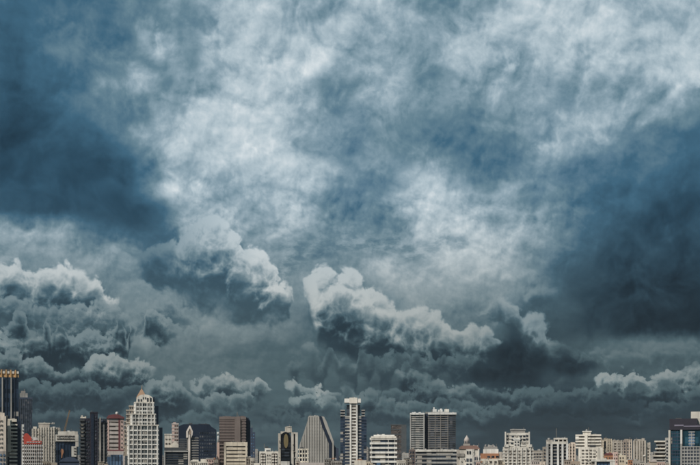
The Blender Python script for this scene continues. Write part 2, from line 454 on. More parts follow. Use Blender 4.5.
def glass(name, rgb, cell=(3.2, 3.4), blind=0.2, blind_rgb=(0.32, 0.30, 0.27), rough=0.15, spec=0.5):
    """window wall: dark panes, a few with pale blinds, each pane a little different"""
    m = bpy.data.materials.new(name); m.use_nodes = True
    T = m.node_tree; N = T.nodes; K = T.links
    p = N['Principled BSDF']
    p.inputs['Specular IOR Level'].default_value = spec
    g = N.new('ShaderNodeNewGeometry')
    d = N.new('ShaderNodeVectorMath'); d.operation = 'DIVIDE'; d.inputs[1].default_value = (cell[0], cell[0], cell[1])
    K.new(g.outputs['Position'], d.inputs[0])
    f = N.new('ShaderNodeVectorMath'); f.operation = 'FLOOR'; K.new(d.outputs[0], f.inputs[0])
    w = N.new('ShaderNodeTexWhiteNoise'); w.noise_dimensions = '3D'; K.new(f.outputs[0], w.inputs['Vector'])
    lo_ = N.new('ShaderNodeMapRange'); lo_.inputs[1].default_value = 0; lo_.inputs[2].default_value = 1
    lo_.inputs[3].default_value = 0.4; lo_.inputs[4].default_value = 2.1
    K.new(w.outputs['Value'], lo_.inputs[0])
    sc = N.new('ShaderNodeVectorMath'); sc.operation = 'SCALE'; sc.inputs[0].default_value = rgb
    K.new(lo_.outputs[0], sc.inputs['Scale'])
    th = N.new('ShaderNodeMath'); th.operation = 'LESS_THAN'; th.inputs[1].default_value = blind
    K.new(w.outputs['Value'], th.inputs[0])
    mx = N.new('ShaderNodeMix'); mx.data_type = 'RGBA'
    K.new(th.outputs[0], mx.inputs[0]); K.new(sc.outputs[0], mx.inputs[6]); mx.inputs[7].default_value = blind_rgb + (1,)
    K.new(mx.outputs[2], p.inputs['Base Color'])
    rr = N.new('ShaderNodeMapRange'); rr.inputs[3].default_value = rough * 0.6; rr.inputs[4].default_value = rough * 1.8
    K.new(w.outputs['Value'], rr.inputs[0]); K.new(rr.outputs[0], p.inputs['Roughness'])
    return m


M = dict(
    cream=mat('cream_render', (.62, .55, .44)), white=mat('white_paint', (.70, .67, .60)), ivory=mat('ivory_render', (.68, .61, .49)),
    beige=mat('beige_render', (.39, .34, .28)), tan=mat('tan_render', (.29, .25, .205)), greige=mat('grey_beige_concrete', (.31, .285, .255)),
    pink=mat('pink_render', (.50, .37, .33)), palepink=mat('pale_pink_panel', (.42, .38, .36)), maroon=mat('maroon_tile', (.13, .045, .05)),
    red=mat('red_paint', (.42, .07, .05)), terra=mat('terracotta', (.33, .16, .09)), brown=mat('brown_stone', (.115, .09, .085), rough=0.6),
    brown2=mat('brown_stone_light', (.16, .13, .12), rough=0.6), plum=mat('plum_panel', (.028, .026, .038), rough=0.4), navy=mat('navy_panel', (.018, .026, .045), rough=0.35),
    grey=mat('grey_concrete', (.22, .21, .20)), lgrey=mat('light_grey_concrete', (.36, .35, .33)), dgrey=mat('dark_grey_panel', (.06, .065, .07), rough=0.5),
    gold=mat('gold_crown', (.50, .31, .15), rough=0.5, metal=0.1), copper=mat('copper_roof', (.29, .185, .12), rough=0.5), steel=mat('steel', (.22, .20, .17), rough=0.5, metal=0.4),
    flute=mat('fluted_grey_stone', (.26, .255, .24)), flute2=mat('fluted_grey_stone_pale', (.36, .35, .33)), slateblue=mat('slate_blue_panel', (.05, .065, .10), rough=0.35),
    cyl=mat('roof_grey', (.26, .25, .24)), crane=mat('crane_paint', (.20, .13, .07)), lilac=mat('lilac_panel', (.16, .15, .20)),
    g_dark=glass('dark_glass', (.016, .022, .032)), g_navy=glass('navy_glass', (.016, .026, .044), blind=0.04), g_grey=glass('grey_glass', (.05, .06, .065)),
    g_blue=glass('blue_glass', (.06, .10, .16), blind=0.05), g_teal=glass('teal_glass', (.012, .040, .060), blind=0.05), g_brown=glass('brown_glass', (.05, .04, .036), blind=0.08, blind_rgb=(.14, .12, .11)),
    g_black=glass('black_glass', (.010, .011, .014), blind=0.0, rough=0.05), g_warm=glass('warm_glass', (.055, .048, .042), blind=0.2), g_slate=glass('slate_glass', (.03, .036, .046), blind=0.06, blind_rgb=(.12, .12, .13)),  # g_warm: dark panes of a warm brown tone
    clay=mat('weathered_clay_tile', (.20, .125, .105)), olive=mat('olive_gold', (.17, .135, .07), rough=0.4), ground=mat('ground_dust', (.13, .12, .10), scale=0.01),  # olive: colour of the reflection painted on the black glass
)

# each building has its own shade of render: warm, grey, pinkish, yellowed, dull
TINT = [(1, 1, 1), (.88, .90, .93), (.98, .91, .88), (.92, .87, .79), (.80, .80, .80)]
VAR = {}
for key, rgb in (('cream', (.57, .53, .465)), ('ivory', (.62, .585, .525)), ('white', (.67, .655, .62)), ('beige', (.38, .345, .305)), ('greige', (.31, .285, .255)), ('tan', (.28, .245, .205)), ('lgrey', (.35, .34, .32))):
    VAR[key] = []
    for i, t in enumerate(TINT):
        M['%s_%d' % (key, i)] = mat('%s_render_%s' % (key, 'warm grey pink yellow dull'.split()[i]), tuple(a * b for a, b in zip(rgb, t)), var=0.17 + 0.03 * i, grime=0.36 + 0.06 * i, scale=0.12)
        VAR[key].append('%s_%d' % (key, i))

# ------------------------------------------------------------------ builders
_cache = {}


_tint = 0


def shade_of(m):
    return VAR[m][_tint] if m in VAR else m


def box_mesh(w, d, h, m):
    m = shade_of(m)
    k = (round(w, 3), round(d, 3), round(h, 3), m)
    if k not in _cache:
        me = bpy.data.meshes.new('block')
        x, y, z = w / 2, d / 2, h / 2
        v = [(-x, -y, -z), (x, -y, -z), (x, y, -z), (-x, y, -z), (-x, -y, z), (x, -y, z), (x, y, z), (-x, y, z)]
        f = [(0, 3, 2, 1), (4, 5, 6, 7), (0, 1, 5, 4), (1, 2, 6, 5), (2, 3, 7, 6), (3, 0, 4, 7)]
        me.from_pydata(v, [], f); me.materials.append(M[m])
        _cache[k] = me
    return _cache[k]


def poly_mesh(verts, faces, m, name='shape', smooth=False):
    me = bpy.data.meshes.new(name)
    me.from_pydata(verts, [], faces); me.materials.append(M[shade_of(m)])
    bm = bmesh.new(); bm.from_mesh(me); bmesh.ops.recalc_face_normals(bm, faces=bm.faces); bm.to_mesh(me); bm.free()
    if smooth: me.polygons.foreach_set('use_smooth', [True] * len(me.polygons))
    return me


class Building:
    """a building placed by where its front stands: distance D in metres, columns and rows of the view turned into metres"""
    def __init__(b, name, label, cat, px0, px1, D, yaw=0.0, group=None, tint=None):
        b.D = D
        b.cx = ((px0 + px1) / 2 - 350) / FPX * D
        b.root = bpy.data.objects.new(name, None)
        b.root.empty_display_size = 5
        b.root.location = (b.cx, D, 0)
        b.root.rotation_euler = (0, 0, math.radians(yaw) - math.atan(((px0 + px1) / 2 - 350) / FPX))
        b.root['label'] = label; b.root['category'] = cat
        if group: b.root['group'] = group
        col.objects.link(b.root)
        b.rng = random.Random(int(px0 * 31 + px1 * 17 + D))
        global _tint
        _tint = b.rng.choice([0, 0, 1, 1, 2, 3, 4]) if tint is None else tint

    def x(b, px): return (px - 350) / FPX * b.D - b.cx
    def z(b, py): return CAM_H + (HOR - py) / FPX * b.D
    def m(b, n): return n / FPX * b.D

    def link(b, name, me, loc=(0, 0, 0), parent=None, label=None, kind=None):
        o = bpy.data.objects.new(name, me); o.location = loc; o.parent = parent or b.root
        if label: o['label'] = label
        if kind: o['kind'] = kind
        col.objects.link(o)
        return o

    def box(b, name, m, px0, px1, top, bot=None, y=0.0, depth=20.0, parent=None, label=None, out=0.0):
        """box from column px0 to px1, row top down to row bot (None: the ground), its front y metres behind the building's front"""
        x0, x1 = b.x(px0) - out, b.x(px1) + out
        z1 = b.z(top); z0 = 0.0 if bot is None else b.z(bot)
        loc = Vector(((x0 + x1) / 2, y - out + (depth + 2 * out) / 2, (z0 + z1) / 2))
        if parent is not None: loc -= parent.location
        return b.link(name, box_mesh(x1 - x0, depth + 2 * out, z1 - z0, m), loc, parent, label)

    def bands(b, m, px0, px1, top, bot, step, frac, y=0.0, depth=20.0, out=0.5, name='floor_band', parent=None, start=0.0):
        """every floor's slab edge, running round the building"""
        py = top + start
        while py < min(bot, 470):
            b.box(name, m, px0, px1, py, py + step * frac, y, depth, parent, out=out)
            py += step

    def piers(b, m, cols, w, top, bot, y=0.0, depth=20.0, out=0.9, name='pier', parent=None):
        for c in cols:
            x0, x1 = b.x(c - w / 2), b.x(c + w / 2)
            z1 = b.z(top); z0 = 0.0 if bot is None else b.z(bot)
            loc = Vector(((x0 + x1) / 2, y + depth / 2, (z0 + z1) / 2))
            if parent is not None: loc -= parent.location
            b.link(name, box_mesh(x1 - x0, depth + 2 * out, z1 - z0, m), loc, parent)

    def side_piers(b, m, px0, px1, n, w, top, bot, y, depth, out=0.8, name='side_pier'):
        for i in range(n):
            yy = y + depth * (i + 0.5) / n
            x0, x1 = b.x(px0) - out, b.x(px1) + out
            z1 = b.z(top); z0 = 0.0 if bot is None else b.z(bot)
            b.link(name, box_mesh(x1 - x0, b.m(w), z1 - z0, m), ((x0 + x1) / 2, yy, (z0 + z1) / 2))

    def prism(b, name, m, pts, y=0.0, depth=20.0, label=None, parent=None):
        """outline of (column, row) pairs pushed back by depth"""
        P = [(b.x(px), b.z(py) if py is not None else 0.0) for px, py in pts]
        n = len(P)
        v = [(x, y, z) for x, z in P] + [(x, y + depth, z) for x, z in P]
        f = [tuple(range(n)), tuple(range(2 * n - 1, n - 1, -1))] + [(i, (i + 1) % n, n + (i + 1) % n, n + i) for i in range(n)]
        loc = Vector((0, 0, 0))
        if parent is not None: loc = -parent.location
        return b.link(name, poly_mesh(v, f, m, name), loc, parent, label)

    def pyramid(b, name, m, px0, px1, base, apex, y, depth, tip=0.0, label=None):
        x0, x1, z0, z1 = b.x(px0), b.x(px1), b.z(base), b.z(apex)
        cx, cy = (x0 + x1) / 2, y + depth / 2
        t, u = (x1 - x0) / 2 * tip, depth / 2 * tip
        v = [(x0, y, z0), (x1, y, z0), (x1, y + depth, z0), (x0, y + depth, z0)]
        if tip:
            v += [(cx - t, cy - u, z1), (cx + t, cy - u, z1), (cx + t, cy + u, z1), (cx - t, cy + u, z1)]
            f = [(0, 1, 2, 3), (4, 5, 6, 7), (0, 1, 5, 4), (1, 2, 6, 5), (2, 3, 7, 6), (3, 0, 4, 7)]
        else:
            v += [(cx, cy, z1)]
            f = [(0, 1, 2, 3), (0, 1, 4), (1, 2, 4), (2, 3, 4), (3, 0, 4)]
        return b.link(name, poly_mesh(v, f, m, name), (0, 0, 0), None, label)

    def lathe(b, name, m, px, prof, y, n=16, smooth=True, label=None):
        """turned shape: profile of (radius in picture columns, row)"""
        cx = b.x(px); v = []; f = []
        for r, py in prof:
            for i in range(n):
                a = 2 * math.pi * i / n
                v.append((cx + b.m(r) * math.cos(a), y + b.m(r) * math.sin(a), b.z(py)))
        for j in range(len(prof) - 1):
            for i in range(n):
                f.append((j * n + i, j * n + (i + 1) % n, (j + 1) * n + (i + 1) % n, (j + 1) * n + i))
        f.append(tuple(range(n))); f.append(tuple(range((len(prof) - 1) * n, len(prof) * n)))
        return b.link(name, poly_mesh(v, f, m, name, smooth), (0, 0, 0), None, label)

    def mast(b, px, top, bot, y=8.0, w=0.5, m='steel', name='antenna'):
        b.box(name, m, px - w / 2, px + w / 2, top, bot, y, b.m(w))

    def clutter(b, px0, px1, row, n=4, y=4.0, depth=12.0, mats=('lgrey', 'white', 'grey'), hmax=2.5, wmax=4.0):
        """plant rooms, tanks and cooling units standing on the roof"""
        for i in range(n):
            w = b.rng.uniform(1.0, wmax); c = b.rng.uniform(px0 + w / 2, max(px0 + w / 2 + .01, px1 - w / 2)); h = b.rng.uniform(0.6, hmax)
            d = b.rng.uniform(3, 6)
            b.box('roof_unit', b.rng.choice(mats), c - w / 2, c + w / 2, row - h, row + 0.3, y + b.rng.uniform(0, max(0.1, depth - d)), d)
        if n > 2:
            c = b.rng.uniform(px0, px1)
            b.mast(c, row - hmax - b.rng.uniform(0.5, 2.0), row + 0.2, y + depth / 2, 0.35)

    def panes(b, m, cols, rows, w, h, y=0.0, out=0.35, parent=None, name='window_panes'):
        """small windows, too small to pick apart: one mesh of boxes set a little proud with a dark face"""
        v = []; f = []
        for c in cols:
            for r in rows:
                x0, x1, z1, z0 = b.x(c - w / 2), b.x(c + w / 2), b.z(r), b.z(r + h)
                k = len(v)
                v += [(x0, y - out, z0), (x1, y - out, z0), (x1, y + .3, z0), (x0, y + .3, z0), (x0, y - out, z1), (x1, y - out, z1), (x1, y + .3, z1), (x0, y + .3, z1)]
                f += [(k, k + 1, k + 5, k + 4), (k + 1, k + 2, k + 6, k + 5), (k + 3, k, k + 4, k + 7), (k, k + 3, k + 2, k + 1), (k + 4, k + 5, k + 6, k + 7)]
        me = bpy.data.meshes.new(name); me.from_pydata(v, [], f); me.materials.append(M[shade_of(m)])
        return b.link(name, me, (0, 0, 0), parent, kind='stuff')

    def fittings(b, px0, px1, top, bot, n, y=0.0, mats=('grey', 'lgrey', 'tan')):
        n = max(2, n // 5)
        mats = [{'dgrey': 'grey', 'plum': 'dgrey'}.get(m, m) for m in mats]
        """cooling units, shutters and awnings stuck on the front: small, uneven, one mesh for each material"""
        for m in mats:
            v = []; f = []
            for i in range(n):
                w = b.rng.uniform(0.35, 1.1); h = b.rng.uniform(0.3, 0.9); c = b.rng.uniform(px0 + w, px1 - w); r = b.rng.uniform(top + 1, bot - 1)
                o = b.rng.uniform(0.5, 0.8)
                x0, x1, z1, z0 = b.x(c - w / 2), b.x(c + w / 2), b.z(r), b.z(r + h)
                k = len(v)
                v += [(x0, y - o, z0), (x1, y - o, z0), (x1, y + .3, z0), (x0, y + .3, z0), (x0, y - o, z1), (x1, y - o, z1), (x1, y + .3, z1), (x0, y + .3, z1)]
                f += [(k, k + 1, k + 5, k + 4), (k + 1, k + 2, k + 6, k + 5), (k + 3, k, k + 4, k + 7), (k, k + 3, k + 2, k + 1), (k + 4, k + 5, k + 6, k + 7)]
            me = bpy.data.meshes.new('wall_fittings'); me.from_pydata(v, [], f); me.materials.append(M[shade_of(m)])
            b.link('wall_fittings', me, (0, 0, 0), None, kind='stuff')


def fr(a, z, n, inset=0.0):
    """n evenly spaced columns from a to z"""
    return [a + inset + (z - a - 2 * inset) * (i + 0.5) / n for i in range(n)]


# ------------------------------------------------------------------ ground
gm = poly_mesh([(-9000, -1500, 0), (9000, -1500, 0), (9000, 5600, 0), (-9000, 5600, 0)], [(0, 1, 2, 3)], 'ground', 'ground')
go = bpy.data.objects.new('ground', gm); go['kind'] = 'structure'; col.objects.link(go)

# ------------------------------------------------------------------ the skyline, left to right
# 1 navy tower with a golden crown, cut by the left edge
b = Building('office_tower', 'tall navy glass tower with golden crown and cream vertical stripes at the left edge', 'tower', -14, 18.5, 900)
b.box('glazing', 'g_navy', -14, 18, 377, None, 0, 32)
b.piers('lgrey', [-6.5, 2.3, 10.8], 1.1, 377.5, None, 0, 32, 1.2, 'stripe')
b.piers('navy', [-10.5, -2.2, 6.6, 14.5], 0.7, 377.6, None, 0, 32, 0.5, 'mullion')
b.box('crown', 'gold', -14, 18.2, 371.5, 377, 0.5, 31, label='golden orange crown band')
cr = b.root.children[-1]
for c in (-12, -7.5, -3, 1.5, 6, 10.5, 15):
    b.box('crown_fin', 'gold', c - 0.55, c + 0.55, 369.6, 377.2, -0.6, 33, cr)
    b.box('crown_panel', 'ivory', c + 1.0, c + 3.2, 371.0, 373.4, -0.2, 32.4, cr)
b.box('plant_room', 'dgrey', -8, 10, 368.2, 372, 8, 16)

# 2 cream slab beside a dark block with ladder balconies
b = Building('apartment_block', 'cream and pale grey apartment slab cut by the left edge below the navy tower', 'apartment block', -12, 6.8, 640)
b.box('wall', 'ivory', -12, 5.6, 416, 451, 0, 14)
b.box('base_wall', 'lgrey', -12, 5.7, 451, None, -0.4, 15)
b.box('stair_tower', 'ivory', -12, 4.2, 412.6, 416.2, 1.0, 12)
b.panes('g_warm', [-3.2, -0.8, 1.6], [420 + 4.4 * i for i in range(7)], 1.2, 1.7)
b.panes('g_blue', [-3.0, 0.6, 3.8], [454 + 4.4 * i for i in range(3)], 1.6, 2.2, -0.4)
b.box('side_fin', 'lgrey', 5.8, 7.0, 415, None, 2.0, 14)
b.clutter(-8, 3, 412.8, 4, 2, 8, hmax=1.6, wmax=2.5)
b.fittings(-10, 5.5, 417, 465, 14)
b = Building('apartment_block', 'dark apartment block with white pier and ladder of white balcony slabs', 'apartment block', 7.2, 20, 660)
b.box('glazing', 'g_dark', 7.4, 19.6, 421.5, None, 0.6, 14)
b.box('pier', 'white', 8.2, 10.9, 419.6, 452, -0.8, 15.5)
b.box('roof_cap', 'white', 8.0, 16.6, 419.0, 421.6, -0.4, 15)
b.bands('white', 11.2, 15.6, 424, 470, 3.6, 0.40, 0.4, 6, 0.9, 'balcony_slab')
b.box('side_wall', 'navy', 16.6, 20.4, 421, None, -0.2, 15)
b.clutter(9, 16, 419.2, 4, 2, 8, hmax=1.4, wmax=2.5)

# 3 far blue tower
b = Building('office_tower', 'slim dusky blue tower with pale plant room behind the navy tower', 'tower', 19, 32, 1900)
b.box('glazing', 'g_slate', 16, 32, 398.5, None, 0, 30)
b.piers('slateblue', fr(16, 32, 8), 0.5, 398.4, None, 0, 30, 0.6, 'mullion')
b.box('parapet', 'slateblue', 16, 32.2, 397.4, 399.0, -0.6, 31.2)
b.box('plant_room', 'lgrey', 20, 27.6, 393, 397.6, 4, 20)
b.box('roof_unit', 'grey', 21.2, 25.4, 390.6, 393.2, 7, 12)
b.mast(24.4, 388.6, 390.8, 12, 0.5)

# 4 white grid block with red roof sign
b = Building('apartment_block', 'white gridded block with red and white roof structure', 'apartment block', 22.5, 42, 700)
b.box('glazing', 'g_warm', 23.5, 41.5, 443.5, None, 0.5, 14)
b.bands('white', 23.5, 41.6, 445, 470, 3.55, 0.42, 0.5, 14, 0.5)
b.piers('palepink', fr(23.5, 41.6, 9), 0.55, 444, None, 0.5, 14, 0.8)
b.box('frieze', 'red', 24.2, 41.2, 440.8, 444.0, 0.0, 14.6, label='red band under the roof')
b.panes('white', fr(26.5, 40.5, 5), [441.6], 2.0, 1.0, 0.0)
b.prism('roof_sign', 'red', [(23.6, 436.6), (25.2, 433.4), (27.4, 433.0), (30.2, 436.0), (32.2, 438.8), (30.4, 440.8), (24.0, 440.8)], 1.5, 3.0, label='red curved roof sign')
b.prism('roof_sign', 'white', [(30.0, 436.6), (37.6, 437.4), (38.0, 439.4), (33.0, 440.6), (31.0, 440.6), (32.6, 438.8)], 1.8, 2.6, label='white sweep of the roof sign')
b.box('stair_tower', 'white', 22.0, 24.2, 424.2, None, 3.0, 5)
b.panes('g_warm', [23.1], [426.5 + 3.4 * i for i in range(8)], 0.9, 1.4, 3.0)
b.fittings(24, 41, 446, 468, 22, 0.0)
b.clutter(33, 41, 441, 4, 3, 6, hmax=1.4, wmax=2.5)

# 5 beige apartment slab
b = Building('apartment_block', 'grey beige apartment slab with stepped top and vertical ribs', 'apartment block', 32, 60, 1150)
for (a, z, t, y0) in ((32.2, 40.2, 428.6, 2.5), (40, 55, 427.4, 0), (54.8, 60.2, 427.8, 3.0)):
    b.box('wall', 'beige', a, z, t, None, y0, 22)
    b.bands('greige', a, z, t + 1.5, 470, 3.0, 0.36, y0, 22, 0.25)
    b.piers('cream', fr(a, z, max(2, int((z - a) / 2.5))), 0.8, t - 0.4, None, y0, 22, 0.8)
    b.panes('g_warm', fr(a, z, max(2, int((z - a) / 2.5)), 1.2), [t + 3 * i + 2.9 for i in range(13)], 0.9, 1.1, y0)
b.box('plant_room', 'beige', 38.8, 49.4, 423.2, 427.6, 4, 12)
b.box('parapet', 'cream', 38.4, 49.8, 422.6, 423.6, 3.6, 12.8)
b.box('roof_unit', 'cream', 33.4, 37, 426.4, 428.8, 5, 8)
b.fittings(33, 59, 430, 468, 40, -0.5)
b.clutter(40, 55, 423.4, 5, 5, 8, hmax=1.6, wmax=3)
b.clutter(50, 59, 427.9, 4, 5, 8, hmax=1.6, wmax=3)

# 6 cream crowned block with dark glass
b = Building('office_block', 'low block of dark glass under a cream banded crown beside the beige slab', 'office block', 55.6, 78.2, 820)
b.box('glazing', 'g_navy', 56.4, 77.4, 441, None, 1.2, 18)
b.box('crown', 'cream', 55.8, 78.2, 434.5, 441.2, 0, 20)
b.box('crown', 'cream', 58.2, 77.6, 431.2, 434.6, 1.5, 16)
for r in (435.6, 438.3):
    b.panes('g_warm', fr(57, 74.5, 9), [r], 1.5, 1.2, 0.0)
b.box('corner_pier', 'cream', 75.2, 78.2, 441.2, 446.5, 0.2, 19)
b.box('wing', 'ivory', 71.4, 76.2, 446.2, 456.5, -1.0, 8)
b.panes('g_warm', [74.6], [447.6, 450.4, 453.2], 1.6, 1.4, -1.0)
b.prism('wall_mural', 'terra', [(61.0, 455), (60.6, 450.5), (61.8, 448.6), (63.4, 449.4), (63.8, 452), (62.6, 455), (62.2, 458), (61.2, 458)], 0.9, 0.4, label='small terracotta mural on the dark glass')
b.piers('navy', fr(56.4, 75, 6), 0.5, 441.4, None, 1.2, 18, 0.4, 'mullion')
b.clutter(59, 77, 431.4, 6, 3, 10, hmax=1.2, wmax=3)
b.fittings(57, 74, 434.8, 441, 8)
b = Building('low_rise', 'low blue pitched roof in front of the cream crowned block', 'low building', 60, 79, 600)
b.box('wall', 'slateblue', 60, 79, 461.5, None, 0, 14)
b.prism('roof', 'slateblue', [(59, 461.6), (63, 458.6), (68.5, 456.6), (74, 457.4), (80, 461.6)], -0.6, 15.2)

# 7 luffing crane behind it
b = Building('tower_crane', 'slanting brown crane jib rising behind the cream crowned block', 'crane', 62, 70, 1000)
def strut(bd, name, p, q, r, m, parent=None):
    a, c = Vector(p), Vector(q); d = c - a
    me = box_mesh(r, r, d.length, m)
    o = bd.link(name, me, (a + c) / 2, parent)
    o.rotation_mode = 'QUATERNION'; o.rotation_quaternion = d.to_track_quat('Z', 'Y')
    return o
mx_ = b.x(64.3)
for sx in (-0.9, 0.9):
    for sy in (9.1, 10.9):
        strut(b, 'mast_chord', (mx_ + sx, sy, 0), (mx_ + sx, sy, b.z(433)), 0.3, 'crane')
b.box('cab', 'crane', 63.2, 65.6, 430.6, 433.0, 8.6, 3.0)
A_, B_ = Vector((mx_, 10, b.z(431))), Vector((b.x(69.6), 10, b.z(409.6)))
dj = (B_ - A_).normalized(); nj = Vector((dj.z, 0, -dj.x))
for off in (nj * 0.55 + Vector((0, 0.5, 0)), nj * 0.55 - Vector((0, 0.5, 0)), nj * -0.55):
    strut(b, 'jib_chord', A_ + off, B_ + off * 0.4, 0.36, 'crane')
for i in range(12):
    t0, t1 = i / 12, (i + 1) / 12
    sgn = 1 if i % 2 else -1
    strut(b, 'jib_brace', A_.lerp(B_, t0) + nj * 0.55 * sgn * (1 - .5 * t0), A_.lerp(B_, t1) - nj * 0.55 * sgn * (1 - .5 * t1), 0.2, 'crane')

# 8 dark plum tower
b = Building('office_tower', 'dark plum tower with ragged balcony edge and raised core left of the pink block', 'tower', 80, 98, 820)
b.box('wall', 'plum', 80.6, 91, 418.2, None, 0.6, 20)
b.box('core', 'plum', 90, 97.6, 412.6, None, -0.6, 22)
b.box('core', 'navy', 91.0, 93.8, 414, None, -1.2, 4)
b.bands('dgrey', 80.0, 84.4, 419.5, 470, 3.6, 0.45, -0.6, 8, 0.2, 'balcony_slab')
b.panes('lgrey', [81.8, 83.0], [424.5, 428.2, 431.6, 435.4], 0.9, 1.2, -0.9, 0.2)
b.panes('g_slate', fr(85.5, 90, 2), [421 + 3.6 * i for i in range(13)], 1.3, 1.7, 0.6)
b.panes('g_slate', [95.6], [416 + 3.6 * i for i in range(14)], 1.4, 1.7, -0.6)
b.box('roof_rail', 'white', 80.6, 86.2, 416.8, 418.4, 1.5, 6)
b.box('roof_unit', 'white', 81.4, 82.8, 415.2, 417, 2, 3)
b.box('roof_unit', 'lgrey', 84.8, 86.4, 415.8, 417, 2, 3)
b.box('parapet', 'plum', 89.8, 97.8, 411.8, 413.0, -0.9, 22.6)
b.clutter(90.5, 97, 412, 3, 3, 10, ('dgrey', 'plum'), 1.2, 2.5)
b.fittings(84.6, 90, 420, 466, 26, 0.4, ('grey', 'dgrey'))

# 9 narrow grey-green slab with pale pilasters
b = Building('office_tower', 'narrow dark green glass slab with two pale pilasters beside the pink block', 'tower', 97.8, 107.2, 860)
b.box('glazing', 'g_slate', 98, 107.2, 418.6, None, 0.8, 18)
b.piers('lgrey', [100.2], 1.6, 417.4, None, 0.8, 18, 1.2, 'pilaster')
b.piers('lgrey', [103.9], 0.9, 419.6, None, 0.8, 18, 1.2, 'pilaster')
b.bands('dgrey', 98, 107.2, 422, 470, 3.4, 0.3, 0.8, 18, 0.3)
b.lathe('roof_ball', 'navy', 102.6, [(0.2, 423.4), (1.3, 422.6), (1.7, 421.2), (1.3, 419.8), (0.2, 419.0)], -0.8)
b.mast(102.6, 417.0, 419.4, -0.8, 0.4)

# 10 pink and maroon block
b = Building('office_block', 'pale pink banded block with maroon roof and maroon vertical stripe', 'office block', 106.5, 123.5, 900)
b.box('glazing', 'g_warm', 108, 118.6, 418.6, 449.4, 1.0, 20)
b.box('corner_wall', 'pink', 107.2, 109.2, 418.2, 452, 0.2, 21)
b.bands('palepink', 108.6, 118.4, 418.8, 449.6, 4.2, 0.62, 1.0, 20, 0.5)
b.box('stripe', 'maroon', 118.4, 119.9, 417.6, 450, 0.0, 21, label='maroon vertical stripe')
b.box('corner_wall', 'pink', 119.9, 123.4, 418.2, 452, 0.3, 21)
b.panes('g_warm', [121.6], [421 + 4.2 * i for i in range(7)], 1.3, 1.6, 0.3)
b.prism('roof', 'maroon', [(106.4, 418.4), (108.4, 415.4), (113.6, 414.2), (118.6, 414.4), (124.2, 417.2), (124.2, 418.4)], -0.8, 23)
b.box('ledge', 'maroon', 107, 123.6, 449.6, 451.0, -0.6, 22)
b.lathe('dish', 'white', 116.9, [(0.3, 414.8), (1.3, 413.6), (1.6, 412.4), (0.8, 411.4), (0.1, 411.2)], 6)
b.box('podium', 'palepink', 107, 123.4, 451.0, 454.6, -1.2, 22)
b.box('podium', 'g_blue', 107.4, 122.6, 454.6, None, -1.8, 23)
b.piers('slateblue', fr(107.4, 122.6, 5), 0.4, 454.8, None, -1.8, 23, 0.3, 'mullion')
b.box('podium_wing', 'palepink', 122.8, 127.4, 455.8, None, -3.0, 14)

# 11 ornate stepped tower with a gilded pyramid
b = Building('stepped_tower', 'cream stepped tower with gridded facade, arched crown and coppery pyramid roof', 'tower', 120, 158.5, 1000, tint=0)
def tier(t, bot, a, z, cols, y0, dep, step, m='white', wide=None):
    core = b.box('tier', 'g_grey', a, z, t, bot, y0, dep)
    b.bands(m, a, z, t - 0.2, bot if bot else 470, step, 0.27, y0, dep, 0.7, 'floor_band')
    for c in cols:
        b.piers(m, [c], 1.3 if (c == cols[0] or c == cols[-1]) else 0.85, t - 0.5, bot, y0, dep, 1.0)
    b.side_piers(m, a, z, 7, 0.9, t - 0.5, bot, y0, dep, 0.9)
    b.piers('lgrey', [c + (d - c) * k for c, d in zip(cols, cols[1:]) for k in (0.5,)], 0.35, t, bot, y0, dep, 0.3, 'mullion')
tier(425.2, None, 128.2, 157.8, [128.9, 133.2, 137.4, 141.0, 147.6, 151.6, 157.0], 0, 34, 4.7)
tier(414.0, 425.2, 131.4, 155.0, [132.0, 135.6, 139.0, 142.0, 147.2, 151.0, 154.3], 2.5, 28, 3.75)
tier(402.4, 414.0, 135.0, 153.4, [135.6, 139.2, 142.2, 147.0, 150.0, 152.8], 4.5, 24, 3.9)
for (a, z, t, y0) in ((127.4, 158.6, 424.6, -1.2), (130.8, 155.6, 413.4, 1.3), (134.4, 154.0, 401.6, 3.4)):
    b.box('cornice', 'ivory', a, z, t, t + 1.0, y0, 34 - 2 * y0 + (0 if y0 < 0 else -y0))
# arched crown
arch = [(136.2, 402.4)]
for i in range(13):
    a = math.pi * (1 - i / 12)
    arch.append((144.6 + 8.2 * math.cos(a), 398.8 - 4.8 * math.sin(a)))
arch.append((152.8, 402.4))
b.prism('arched_crown', 'ivory', arch, 4.0, 20)
b.panes('g_slate', [138.6, 141.2], [398.8], 1.3, 2.4, 4.0)
b.panes('g_slate', [147.6, 150.6], [397.4], 1.6, 4.2, 4.0)
b.panes('g_slate', [143.2, 145.4], [396.8], 1.0, 2.0, 4.0)
b.box('arch_column', 'ivory', 149.0, 149.8, 396.4, 402.4, 3.0, 2)
b.pyramid('pyramid_roof', 'copper', 136.2, 147.0, 396.4, 387.0, 14, 12, 0.06, label='coppery gold pyramid roof')
b.mast(141.9, 384.0, 387.2, 15.6, 0.6, 'copper', 'finial')
b.box('shade_slab', 'navy', 153.0, 154.6, 396.6, 402.2, 6, 16)  # right side of the crown, its shade put into the navy colour
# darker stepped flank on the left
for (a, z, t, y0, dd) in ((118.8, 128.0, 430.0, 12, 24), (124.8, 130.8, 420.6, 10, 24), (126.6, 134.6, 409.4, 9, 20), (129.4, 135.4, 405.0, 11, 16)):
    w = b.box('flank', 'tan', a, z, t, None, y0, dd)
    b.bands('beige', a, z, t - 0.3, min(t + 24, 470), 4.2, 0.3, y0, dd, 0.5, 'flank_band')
    b.panes('g_slate', fr(a, z, 3), [t + 1.4 + 4.2 * i for i in range(6 if t < 425 else 9)], 1.1, 2.0, y0, 0.1)
